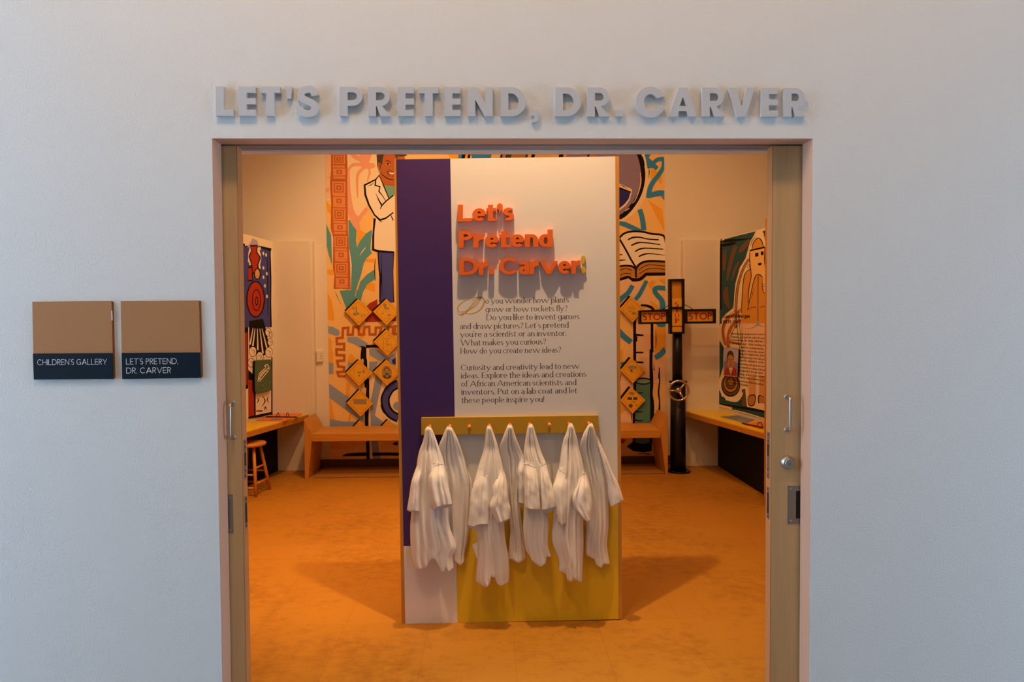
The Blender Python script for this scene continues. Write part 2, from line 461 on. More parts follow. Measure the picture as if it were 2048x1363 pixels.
def fused(mb, polys, place, depth, m):
    """overlapping pieces of one letter melted into one solid"""
    from mathutils.geometry import delaunay_2d_cdt
    V = []; Fc = []
    for q in polys:
        a = sum(q[i][0] * q[(i + 1) % len(q)][1] - q[(i + 1) % len(q)][0] * q[i][1] for i in range(len(q)))
        q = q if a > 0 else q[::-1]
        Fc.append(list(range(len(V), len(V) + len(q)))); V += [Vector(p) for p in q]
    R = delaunay_2d_cdt(V, [], Fc, 0, 1e-4)
    vo = R[0]; fo = [f for f, og in zip(R[2], R[5]) if og]
    P = [place(v.x, v.y) for v in vo]; d = Vector(depth); base = len(mb.v)
    mb.v += [tuple(p) for p in P] + [tuple(p + d) for p in P]; n = len(P); cnt = {}
    for f in fo:
        mb.f.append(tuple(base + i for i in f)); mb.f.append(tuple(base + n + i for i in reversed(f))); mb.m += [mb.mi(m)] * 2; mb.sm += [False] * 2
        for i in range(len(f)):
            e = (f[i], f[(i + 1) % len(f)]); k = tuple(sorted(e)); cnt.setdefault(k, []).append(e)
    for k, es in cnt.items():
        if len(es) == 1:
            a, b_ = es[0]; mb.f.append((base + b_, base + a, base + n + a, base + n + b_)); mb.m.append(mb.mi(m)); mb.sm.append(False)


def ink_letters(font, text, x0, x1, y0, y1, em):
    """per-letter pixel polygons"""
    gl, w = font.line(text); k = (x1 - x0) / w
    return [(c, [[(x0 + gx * k, y0 + (y1 - y0) * (gx / w) - gy * em) for gx, gy in q] for q in polys]) for c, polys in gl]
# ================================================================ THE SETTING
OX, OZ = 1.22, 2.39            # half width and height of the doorway

b = MB()
b.box(-6, -OX, 0, .09, 0, 5.2, hall_paint); b.box(OX, 6, 0, .09, 0, 5.2, hall_paint); b.box(-OX, OX, 0, .09, OZ, 5.2, hall_paint)
struct(b.build('wall_front'))
b = MB()
b.box(-6, -OX, .20, .26, 0, 4.75, room_paint); b.box(OX, 6, .20, .26, 0, 4.75, room_paint); b.box(-OX, OX, .20, .26, 2.388, 4.75, room_paint)
struct(b.build('wall_inner'))
b = MB()
b.box(-OX - .9, OX + .9, .128, .198, 2.393, 2.45, track_grey); b.box(-OX - .9, OX + .9, .092, .126, 2.44, 2.47, dark)
struct(b.build('trim_1'))      # sliding door track in the head of the opening; black strip paints the slot's shade

# floor: mottled tan sheet with faint tile joints
fm = bpy.data.materials.new('floor_tan'); fm.use_nodes = True; nt = fm.node_tree; bs = nt.nodes['Principled BSDF']
tc = nt.nodes.new('ShaderNodeTexCoord')
def node(t, **kw):
    n = nt.nodes.new(t)
    for k, v in kw.items(): setattr(n, k, v)
    return n
n1 = node('ShaderNodeTexNoise'); n1.inputs['Scale'].default_value = 1.3; n1.inputs['Detail'].default_value = 8; n1.inputs['Roughness'].default_value = .62
n2 = node('ShaderNodeTexNoise'); n2.inputs['Scale'].default_value = 16; n2.inputs['Detail'].default_value = 6; n2.inputs['Roughness'].default_value = .7
mp = node('ShaderNodeMapping'); mp.inputs['Scale'].default_value = (.75, 1, 1)
nt.links.new(tc.outputs['Object'], mp.inputs['Vector']); nt.links.new(tc.outputs['Object'], n1.inputs['Vector']); nt.links.new(mp.outputs['Vector'], n2.inputs['Vector'])
ml = node('ShaderNodeMath', operation='MULTIPLY'); nt.links.new(n1.outputs['Fac'], ml.inputs[0]); nt.links.new(n2.outputs['Fac'], ml.inputs[1])
mr = node('ShaderNodeMapRange'); mr.inputs['From Min'].default_value = .23; mr.inputs['From Max'].default_value = .42; nt.links.new(ml.outputs[0], mr.inputs['Value'])
mx = node('ShaderNodeMix', data_type='RGBA'); mx.inputs['A'].default_value = (.45, .195, .018, 1); mx.inputs['B'].default_value = (.30, .115, .010, 1)
nt.links.new(mr.outputs['Result'], mx.inputs['Factor'])
br = node('ShaderNodeTexBrick', offset=0.0, squash=1.0)
br.inputs['Color1'].default_value = (1, 1, 1, 1); br.inputs['Color2'].default_value = (.93, .93, .93, 1); br.inputs['Mortar'].default_value = (.80, .78, .76, 1)
br.inputs['Scale'].default_value = 1; br.inputs['Mortar Size'].default_value = .0022; br.inputs['Brick Width'].default_value = .457; br.inputs['Row Height'].default_value = .457
nt.links.new(tc.outputs['Object'], br.inputs['Vector'])
m2 = node('ShaderNodeMix', data_type='RGBA', blend_type='MULTIPLY'); m2.inputs['Factor'].default_value = .8
nt.links.new(mx.outputs['Result'], m2.inputs['A']); nt.links.new(br.outputs['Color'], m2.inputs['B']); nt.links.new(m2.outputs['Result'], bs.inputs['Base Color'])
bs.inputs['Roughness'].default_value = .55; bs.inputs['Specular IOR Level'].default_value = .3
b = MB(); b.box(-6, 6, 0, 5.2, -.05, 0, fm); struct(b.build('floor'))
hall_floor = mat('hall_floor', (.20, .20, .21), .5, var=(30, .5, (.16, .16, .17)))
b = MB(); b.box(-6, 6, -7, 0, -.05, 0, hall_floor); struct(b.build('floor_hall'))
b = MB(); b.box(-6, 6, -5.1, 0, 5.2, 5.3, mat('blocker_warm_tan', (.62, .50, .36), .8)); struct(b.build('blocker_hall_top'))  # unseen lid added to block the sky and bounce warm light
b = MB(); b.box(-6.1, -6, -5.1, -2.5, 0, 5.2, hall_paint); struct(b.build('blocker_hall_left'))  # unseen wall added to keep side daylight off the board
b = MB(); b.box(6, 6.1, -5.1, -2.9, 0, 5.2, hall_paint); b.box(6, 6.1, -2.9, 0, 2.3, 5.2, hall_paint); struct(b.build('blocker_hall_right'))  # unseen wall, its opening shaped to cut daylight on the upper right
jamb = mat('jamb_tan', (.60, .365, .25), .7, bump=(140, .25, .002), spec=.2)
b = MB(); t = .0015; b.box(-OX, -OX + t, .002, .09, 0, OZ, jamb); b.box(OX - t, OX, .002, .09, 0, OZ, jamb); b.box(-OX, OX, .002, .09, OZ - t, OZ, jamb); struct(b.build('trim_2'))
b = MB(); b.box(-6.1, 6.1, -5.1, -5, 0, 5.2, mat('blocker_dark', (.14, .12, .10), .8, bump=(40, .3, .004))); struct(b.build('blocker_hall_rear'))  # unseen wall, added and kept dark so little light reaches the board

YB = 4.95                      # back wall of the gallery
b = MB(); b.box(-3.3, 3.3, YB, YB + .1, 0, 4.75, room_paint); struct(b.build('wall_back'))
b = MB(); b.box(-3.3, -3.2, .26, YB, 0, 4.75, room_paint); struct(b.build('wall_left'))
b = MB(); b.box(3.2, 3.3, .26, YB, 0, 4.75, room_paint); struct(b.build('wall_right'))
b = MB(); b.box(-3.4, 3.4, .18, YB + .12, 4.75, 4.85, room_paint); struct(b.build('ceiling'))

# lower alcove walls in front of the tall ones
LN = Vector((1.25, -.17, 0)).normalized(); LP = Vector((-2.53, 4.85, 0))   # left alcove wall, normal to the room
RN = Vector((-1.1, -.16, 0)).normalized(); RP = Vector((2.43, 4.85, 0))
LD = Vector((-.17, -1.25, 0)).normalized(); RD = Vector((.16, -1.1, 0)).normalized()   # towards the doorway
ZT = 2.545


def splay(P, D, N, a, c, z0, z1, m, thick=.08):
    p = P + D * a; q = P + D * c; o = -N * thick
    bb = MB(); bb.hexa([p + Vector((0, 0, z0)), q + Vector((0, 0, z0)), q + o + Vector((0, 0, z0)), p + o + Vector((0, 0, z0)),
                        p + Vector((0, 0, z1)), q + Vector((0, 0, z1)), q + o + Vector((0, 0, z1)), p + o + Vector((0, 0, z1))], m)
    return bb


struct(fixnormals(splay(LP, LD, LN, 0, 2.6, 0, ZT, room_paint).build('wall_left_alcove')))
struct(fixnormals(splay(RP, RD, RN, 0, 1.7, 0, ZT, room_paint).build('wall_right_alcove')))
b = MB(); b.box(-2.61, -2.125, 4.85, YB, 0, ZT, room_paint); b.box(-2.125, -2.10, 4.862, YB, 0, ZT, room_paint); struct(b.build('wall_back_alcove'))
b = MB(); b.box(2.05, 2.51, 4.85, YB, 0, ZT, room_paint); b.box(2.025, 2.05, 4.862, YB, 0, ZT, room_paint); struct(b.build('wall_back_alcove'))
base_brown = mat('dark_brown_base', (.10, .045, .02), .6)
b = MB(); b.box(-2.10, 2.025, YB - .012, YB, 0, .10, base_brown); struct(b.build('baseboard_back'))

# ================================================================ SLIDING DOORS
YD0, YD1, ZD = .100, .152, 2.385
door_edge = mat('door_edge_lit_wood', (.50, .24, .09), .5, var=(3, .5, (.42, .19, .065), (12, 12, .6)))  # edge wood, with the gallery's orange light put into its colour


def door(n, xe, s):
    """xe = the leading edge, s = -1 when the leaf slides off to the left"""
    b = MB()
    x2 = xe + s * 1.18
    xa, xb = min(xe, x2), max(xe, x2)
    b.box(xa + (.004 if s > 0 else 0), xb - (.004 if s < 0 else 0), YD0, YD1, .008, ZD, veneer)
    b.box(min(xe, xe - s * -.004), max(xe, xe - s * -.004), YD0 + .0005, YD1 - .0005, .008, ZD, door_edge)
    leaf = struct(b.build(f'door_{n}'))
    return leaf


dl = door(1, -1.157, -1); dr = door(2, 1.093, 1)


def pull(leaf, px, y0, y1):
    p0 = at(px, y0, YD0); p1 = at(px, y1, YD0); m = MB(); o = Vector((0, -.042, 0)); r = .0055
    pts = [p0, p0 + o * .7, p0 + o * .93 + Vector((0, 0, -.004)), p0 + o + Vector((0, 0, -.014)), p1 + o + Vector((0, 0, .014)), p1 + o * .93 + Vector((0, 0, .004)), p1 + o * .7, p1]
    m.tube(pts, r, steel, 14)
    for p in (p0, p1): m.lathe(p, (0, -1, 0), [(.010, 0), (.010, .003), (.008, .004)], steel, 18)
    m.build('handle', leaf)


pull(dl, 467, 805.5, 873); pull(dr, 1572.5, 792.5, 858.5)


def flush_plate(leaf, x0, z0, z1, s):
    """steel plate with an inset finger cup; x0 = the edge nearest the room's middle, s = way to the pocket"""
    y = YD0 - .003; X = lambda a: x0 + s * a
    m = MB()
    def bx(a, c, za, zb): m.box(min(X(a), X(c)), max(X(a), X(c)), y, YD0, za, zb, dull_steel)
    bx(0, .036, z0, z1); bx(.094, .13, z0, z1); bx(.036, .094, z0, z0 + .022); bx(.036, .094, z1 - .022, z1)
    pl = m.build('pull_plate', leaf)
    m = MB(); m.box(min(X(.036), X(.094)), max(X(.036), X(.094)), YD0 - .0012, YD0 - .0002, z0 + .022, z1 - .022, dark); m.build('finger_cup', pl)['label'] = 'dark recess in the plate'
    for z in (z0 + .012, z1 - .012):
        for a in (.015, .115):
            m = MB(); m.lathe((X(a), y, z), (0, -1, 0), [(.0055, 0), (.0045, .0015)], steel, 14)
            m.box(X(a) - .0038, X(a) + .0038, y - .0018, y - .0014, z - .0006, z + .0006, dark); m.build('screw', pl)


a0 = at(1574.6, 1046.5, YD0); a1 = at(1574.6, 971, YD0); flush_plate(dr, a0.x, a0.z, a1.z, 1)
a0 = at(467.2, 1065, YD0); a1 = at(467.2, 988, YD0); flush_plate(dl, a0.x, a0.z, a1.z, -1)


def edge_plate(leaf, xe, s, z0, z1, slot):
    """lock plate let into the door's edge, facing the opening (s = -1 faces left)"""
    m = MB(); xo = xe + s * .0015
    m.box(min(xe, xo), max(xe, xo), .113, .139, z0, z1, dull_steel); pl = m.build('lock_plate', leaf)
    m = MB(); h = z1 - z0
    m.box(min(xo, xo + s * .0006), max(xo, xo + s * .0006), .118, .134, z0 + h * slot[0], z0 + h * slot[1], dark); m.build('bolt_slot', pl)
    for f in (.07, .93) if slot[1] - slot[0] > .5 else (.06, .2, .8, .94):
        m = MB(); m.lathe((xo, .126, z0 + h * f), (s, 0, 0), [(.004, 0), (.0035, .001)], dark, 12); m.build('screw', pl)


for lf, xe, s, px, spans in ((dl, -1.157, 1, 501, ((956, 878, (.33, .66)), (1055.5, 992, (.18, .8)))), (dr, 1.093, -1, 1540, ((956, 863, (.48, .73)), (1036.5, 973, (.18, .82))))):
    for (yb, yt, sl) in spans:
        edge_plate(lf, xe, s, at(px, yb, .125).z, at(px, yt, .125).z, sl)

# cylinder lock on the right leaf
p = at(1573.8, 923.5, YD0); m = MB()
m.lathe(p, (0, -1, 0), [(.029, 0), (.029, .004), (.0275, .009), (.022, .017), (.021, .018)], steel, 40); lk = m.build('door_lock', dr)
m = MB(); m.lathe(p + Vector((0, -.017, 0)), (0, -1, 0), [(.0195, 0), (.0195, .012), (.0185, .0135)], mat('lock_face', (.62, .63, .64), .3, 1.0), 36); cy = m.build('lock_cylinder', lk)
m = MB(); q = p + Vector((0, -.0312, 0))
for cx, cz, r in ((0, .0045, .0062), (0, -.0045, .0072)):
    m.tube([q + Vector((cx + r * cos(t), 0, cz + r * sin(t))) for t in [k * pi / 12 for k in range(24)]], .0006, dull_steel, 6, closed=True)
m.lathe(q + Vector((0, 0, -.003)), (0, -1, 0), [(.0022, 0), (.0022, .0006)], dark, 12); m.box(q.x - .0007, q.x + .0007, q.y - .0006, q.y, q.z - .010, q.z - .003, dark)
m.build('keyway', cy)

# ================================================================ SIGN LETTERS OVER THE DOORWAY
from mathutils.geometry import tessellate_polygon


def arc(cx, cy, rx, ry, a0, a1, n=14):
    return [(cx + rx * cos(radians(a0 + (a1 - a0) * k / n)), cy + ry * sin(radians(a0 + (a1 - a0) * k / n))) for k in range(n + 1)]


def big_letter(c, w):
    A, B = .27, .215
    if c == 'L': return [[(0, 0), (w, 0), (w, B), (A, B), (A, 1), (0, 1)]]
    if c == 'E': return [[(0, 0), (w, 0), (w, B), (A, B), (A, .395), (w, .395), (w, .60), (A, .60), (A, 1 - B), (w, 1 - B), (w, 1), (0, 1)]]
    if c == 'T': q = (w - A) / 2; return [[(q, 0), (q + A, 0), (q + A, 1 - B), (w, 1 - B), (w, 1), (0, 1), (0, 1 - B), (q, 1 - B)]]
    if c == "'": return [[(w * .25, 0), (w * .78, 0), (w, 1), (0, 1)]]
    if c == '.': return [[(0, 0), (w, 0), (w, 1), (0, 1)]]
    if c == ',': return [[(0, .52), (0, 1), (w, 1), (w, .42)] + arc(w * .2, .42, w * .8, .42, 0, -90, 8) + [(w * .1, 0), (w * .1, .22)] + [(w * .3, .25), (w * .42, .38), (w * .42, .52)]]
    if c == 'S':
        path = [(w * .835, .69), (w * .80, .78), (w * .72, .88), (w * .5, .90), (w * .26, .85), (w * .165, .72), (w * .25, .60), (w * .5, .51), (w * .76, .41), (w * .835, .27), (w * .72, .13), (w * .48, .095), (w * .24, .14), (w * .13, .24), (w * .10, .32)]
        path = [(x, y) for x, y in path]; L, R = ribbon(smooth_open(path, 4), .235)
        return [[(v.x, v.y) for v in L] + [(v.x, v.y) for v in reversed(R)]]
    if c in 'PR':
        r = .325; x = w - r if c == 'P' else w * .96 - r
        bowl = arc(x, 1 - r, r, r, -90, 90)
        out = [(0, 0), (A, 0), (A, 1 - 2 * r)] + bowl + [(0, 1)]
        if c == 'R': out = [(0, 0), (A, 0), (A, .34), (A + .02, .34), (w - .36, 0), (w, 0), (x + .05, 1 - 2 * r)] + bowl[1:] + [(0, 1)]
        r2 = .135; return [out, [(A, 1 - r - r2)] + arc(x, 1 - r, r2 * 1.05, r2, -90, 90, 10) + [(A, 1 - r + r2)]]
    if c == 'D':
        x = w - .5; return [[(0, 0)] + arc(x, .5, .5, .5, -90, 90, 22) + [(0, 1)], [(A, B)] + arc(x, .5, .5 - A + .02, .5 - B, -90, 90, 18) + [(A, 1 - B)]]
    if c == 'N': return [[(0, 0), (A * .95, 0), (A * .95, .56), (w - A, 0), (w, 0), (w, 1), (w - A * .95, 1), (w - A * .95, .44), (A, 1), (0, 1)]]
    if c == 'C':
        return [arc(w * .5, .5, w * .5, .52, 22, 338, 30) + [(w * .70, .36)] + arc(w * .5, .5, w * .5 - A, .52 - .25, 325, 35, 24) + [(w * .70, .64)]]
    if c == 'A': h = w / 2; return [[(0, 0), (.29, 0), (.36, .19), (w - .36, .19), (w - .29, 0), (w, 0), (h + .15, 1), (h - .15, 1)], [(h - .12, .36), (h + .12, .36), (h, .68)]]
    if c == 'V': h = w / 2; return [[(h - .15, 0), (h + .15, 0), (w, 1), (w - .29, 1), (h, .36), (.29, 1), (0, 1)]]


def solid_letter(name, loops, x0, x1, yt, yb, Yf, depth, m, parent=None):
    w = (x1 - x0) / (yb - yt)
    W = [[at(x0 + x * (yb - yt), yb - y * (yb - yt), Yf) for x, y in lp] for lp in loops]
    b = MB()
    tri = tessellate_polygon([[Vector((p.x, p.z, 0)) for p in lp] for lp in W])
    allp = [p for lp in W for p in lp]
    for t in tri: b.face([allp[i] for i in t], m)
    for lp in W:
        n = len(lp)
        for i in range(n):
            p, q = lp[i], lp[(i + 1) % n]
            b.face([p, q, q + Vector((0, depth, 0)), p + Vector((0, depth, 0))], m)
    for t in tri: b.face([allp[i] + Vector((0, depth, 0)) for i in t], m)
    bm_o = b.build(name, parent)
    bm = bmesh.new(); bm.from_mesh(bm_o.data); bmesh.ops.remove_doubles(bm, verts=bm.verts, dist=1e-5); bmesh.ops.recalc_face_normals(bm, faces=bm.faces); bm.to_mesh(bm_o.data); bm.free()
    return bm_o


WORDS = [('first', [('L', 431.4, 466.6), ('E', 477, 511), ('T', 520.8, 560), ("'", 570, 584), ('S', 594.5, 636.5)]),
         ('second', [('P', 679, 724.5), ('R', 736, 781.5), ('E', 795, 827.5), ('T', 838, 876.5), ('E', 889, 921), ('N', 935.8, 985.4), ('D', 1001, 1051.7), (',', 1062.3, 1077.6)]),
         ('third', [('D', 1110.2, 1161.8), ('R', 1174.3, 1219.7), ('.', 1231.4, 1246.2)]),
         ('last', [('C', 1271.3, 1331.4), ('A', 1338, 1394), ('R', 1404.2, 1449.8), ('V', 1456.4, 1509.8), ('E', 1522.6, 1555.8), ('R', 1567.7, 1611.2)])]
NTH = ['first', 'second', 'third', 'fourth', 'fifth', 'sixth', 'seventh', 'eighth']
for wn, ls in WORDS:
    for i, (c, x0, x1) in enumerate(ls):
        t = (x0 - 431) / 1180.0
        yt, yb = 172.6 + 3.2 * t, 231.4 + 1.8 * t
        if c == "'": yb = yt + 24
        if c == '.': yt = yb - 13.6
        if c == ',': yt, yb = yb - 13.6, yb + 12.4
        if c in 'SC': yt -= .8; yb += 1.2
        o = solid_letter('raised_letter', big_letter(c, (x1 - x0) / (yb - yt)), x0, x1, yt, yb, -.018, .0178, letter_metal)
        nm = {"'": 'apostrophe', ',': 'comma', '.': 'full stop'}.get(c, 'letter ' + c)
        if c in "',.":
            lab = f'grey metal {nm} in the {wn} word of the sign over the doorway'
        else:
            lab = f'grey metal {nm}, {NTH[i]} letter of the {wn} word over the doorway'
        tag(o, lab, 'sign letter', 'grey metal letters over the doorway')

# ================================================================ ROOM PLAQUES
copper = mat('plaque_copper', (.40, .185, .07), .55, .0, bump=(700, .12, .0006), var=(260, .5, (.46, .225, .095)), spec=.2)
plaque_edge = mat('plaque_brown_edge', (.28, .10, .035), .5)
navy_panel = mat('plaque_slate', (.005, .013, .023), .55, spec=.12)
plaque_text = mat('plaque_white', (.68, .70, .74), .5)


def plaque(label, tl, tr, ml, mr, bl, br, lines, braille, chip=False):
    r = thing('room_plaque', label, 'sign', at((bl[0] + br[0]) / 2, bl[1], 0), 'room plaques left of the doorway')
    b = MB(); p = lambda q, Y: at(q[0], q[1], Y)
    b.prism([p(tl, -.008), p(tr, -.008), p((br[0], br[1]), -.008), p((bl[0], bl[1]), -.008)], (0, .0078, 0), copper, plaque_edge)
    bk = b.build('copper_panel', r)
    b = MB(); b.prism([p((tl[0] + 4, tl[1] + 3), -.0004), p((tr[0] + 4.5, tr[1] + 1), -.0004), p((br[0] + 4.5, br[1] - 2), -.0004), p((bl[0] + 4, bl[1] - 2), -.0004)], (0, .0003, 0), plaque_edge)
    b.build('back_plate', r)
    b = MB(); b.prism([p(ml, -.012), p(mr, -.012), p(br, -.012), p(bl, -.012)], (0, .0039, 0), navy_panel)
    np_ = b.build('name_panel', r)
    b = MB()
    for (txt, x0, x1, y0, y1, em) in lines:
        lay_text(b, THIN, txt, x0, x1, y0, y1, em, lambda x, y: at(x, y, -.0124), plaque_text)
    b.build('lettering', np_)
    b = MB(); rnd = random.Random(5)
    for (x0, x1, y) in braille:
        x = x0
        while x < x1:
            if rnd.random() < .85:
                for dx in (0, 1.6):
                    for dy in (0, 1.7, 3.4):
                        if rnd.random() < .5:
                            q = at(x + dx, y + dy, -.0120); b.lathe(q, (0, -1, 0), [(.0011, 0), (.0007, .0007)], dark, 8)
            x += 4.4
    b.build('braille', np_)
    if chip:
        b = MB(); b.prism([p((222.3, 622), -.0084), p((224.2, 620), -.0084), p((225.2, 640), -.0084), p((223.4, 641), -.0084)], (0, .0004, 0), plaque_text); b.build('chipped_edge', bk)['label'] = 'pale chip in the edge'


plaque("copper and slate plaque reading CHILDREN'S GALLERY, left one of two", (64.5, 603), (222.6, 601.6), (65.6, 706.8), (225, 705.6), (67.4, 758.6), (226.4, 757.4),
       [("CHILDREN'S GALLERY", 74.6, 214.2, 730, 728.6, 17.6)], [(80, 138, 733.5)], True)
plaque("copper and slate plaque with two lines of capitals, beside the doorway", (241.3, 602), (397.6, 600.6), (243, 705.4), (400, 704.2), (244.2, 757.6), (401.6, 755.4),
       [("LET'S PRETEND,", 252, 356, 728.4, 727.4, 17.6), ("DR. CARVER", 252.4, 341.8, 746.4, 745.4, 17.6)], [(260, 300, 749.4), (298, 322, 748.8), (330, 350, 748.6), (356, 379, 748)])
# ================================================================ TITLE BOARD
YP = .91
def bd(px, py, d=0.0): return at(px, py, YP - d)

board = thing('title_board', 'tall freestanding display board, purple, white and ochre, in the middle of the doorway', 'display board', (az(1023, 1242, 0).x, YP + .03, 0))
b = MB()
b.prism([bd(788.4, 318.5, -.002), bd(1238, 312.5, -.002), bd(1244.3, 1237.5, -.002), bd(803.2, 1247.6, -.002)], (0, .06, 0), oak_v)
b.build('wooden_core', board)
def panel(name, pts, m):
    b = MB(); b.prism([bd(x, y) for x, y in pts], (0, .0018, 0), m); return b.build(name, board)
J = 829.8                      # height of the joint behind the peg rail
panel('purple_panel', [(792.6, 318.5), (900.6, 317), (909.5, 829), (910, 866.5), (912, 1089.8), (807.4, 1091.5)], purple_lam)
panel('white_panel', [(900.6, 317), (1230.6, 312.6), (1234.6, 866), (1236, 1000), (1236, 1001), (911, 1001), (910, 866.5)], white_lam)
panel('lower_white_panel', [(807.4, 1091.5), (912, 1089.8), (915.2, 1244.6), (810.6, 1247)], white_lam)
panel('ochre_panel', [(911, 1001), (1236, 1001), (1237.2, 1237.6), (915.2, 1244.6)], ochre_lam)

LINES = [("o you wonder how plants", 970.6, 1137.5, 607), ("grow or how rockets fly?", 971, 1134.8, 623.8), ("Do you like to invent games", 973, 1159, 640.2),
         ("and draw pictures? Let's pretend", 920, 1137, 657.8), ("you're a scientist or an inventor.", 920.4, 1133, 674), ("What makes you curious?", 920.8, 1092, 690.6),
         ("How do you create new ideas?", 921.2, 1122, 707.2), ("Curiosity and creativity lead to new", 921.8, 1159, 740.2), ("ideas. Explore the ideas and creations", 922.2, 1172.5, 756.4),
         ("of African American scientists and", 922.6, 1152.6, 772.6), ("inventors. Put on a lab coat and let", 923, 1154.2, 789), ("these people inspire you!", 923.4, 1088.4, 805.4)]
b = MB()
for t, x0, x1, y in LINES:
    lay_text(b, SERIF, t, x0, x1, y, y - (x1 - x0) * .0145, 17.2, lambda px, py: bd(px, py, .00012), ink)
b.build('printed_paragraphs', board)
b = MB()
s8 = lambda x, y: (780 + x / 2.571, 300 + y / 2.571)
for w, pts in (([1, 3, 6, 5, 2], [(345, 825), (352, 845), (385, 838), (430, 800), (470, 755)]),
               ([1.5, 4, 6, 4, 3], [(470, 755), (420, 760), (370, 785), (348, 812), (360, 832), (400, 825)]),
               ([2, 5, 4, 2], [(470, 755), (440, 775), (405, 815), (372, 850), (360, 848)]),
               ([2, 5, 8, 5, 2], [(360, 848), (378, 838), (420, 842), (462, 822), (484, 785), (478, 760), (452, 756), (420, 775)]),
               ([1, 3, 4, 2], [(400, 825), (430, 812), (455, 785), (470, 755)])):
    L, R = ribbon(smooth_open(pts, 7), w)
    for i in range(len(L) - 1):
        b.face([bd(*s8(q.x, q.y), .00015) for q in (L[i], L[i + 1], R[i + 1], R[i])], gold_ink)
b.build('swash_initial', board)['label'] = 'gold swash capital'

TITLE = [("Let's", 915.6, 1028.4, 442.8, 440.4, 49.5), ("Pretend", 917, 1105.6, 495.4, 493.2, 49.5), ("Dr. Carver", 918.6, 1162.4, 549.8, 546.8, 50)]
for txt, x0, x1, y0, y1, em in TITLE:
    for c, polys in ink_letters(FAT, txt, x0, x1, y0, y1, em):
        b = MB()
        fused(b, polys, lambda px, py: bd(px, py, .031), (0, .0295, 0), orange_letter)
        b.build('raised_letter', board)['label'] = 'orange raised letter' if c not in "'." else 'orange raised punctuation'
b = MB()
for c, polys in ink_letters(FAT, '!', 1161.6, 1171.4, 546.6, 546.4, 52):
    fused(b, polys, lambda px, py: bd(px, py, .012), (0, .0115, 0), gold_acrylic)
b.build('exclamation_mark', board)['label'] = 'flat gold exclamation mark'

# peg rail
YR = YP - .030
b = MB(); rl = [at(842.3, 835, YR), at(1196.6, 830, YR), at(1196.8, 864.4, YR), at(842.6, 869.6, YR)]
b.prism(rl, (0, .0295, 0), rail_paint); rail = b.build('peg_rail', board, bevel=.0015)
PEG = [(860.6, 851), (900.4, 850.2), (939.2, 850), (979, 849), (1019.6, 848), (1058.8, 846.8), (1097.6, 846.4), (1137.4, 845.6), (1176.4, 844.6)]
pegs = []
for x, y in PEG:
    p = at(x, y, YR); b = MB()
    b.lathe(p, (0, -1, -.03), [(.0072, -.002), (.0062, .012), (.0062, .035), (.0092, .041), (.0108, .050), (.0095, .058), (.005, .061)], peg_paint, 20)
    b.build('peg', rail); pegs.append(p)

# ================================================================ LAB COATS
def interp(poly, y):
    if y <= poly[0][1]: return poly[0][0]
    for (x0, y0), (x1, y1) in zip(poly, poly[1:]):
        if y <= y1: return x0 + (x1 - x0) * (y - y0) / max(y1 - y0, 1e-6)
    return poly[-1][0]


def sst(a, c, x):
    t = min(max((x - a) / (c - a), 0), 1); return t * t * (3 - 2 * t)


def soften(poly, k=5):
    """smooth an x(y) outline without moving its ends"""
    pts = smooth_open(poly, k); out = [(pts[0].x, pts[0].y)]
    for p in pts[1:]:
        if p.y > out[-1][1] + .05: out.append((p.x, p.y))
    return out


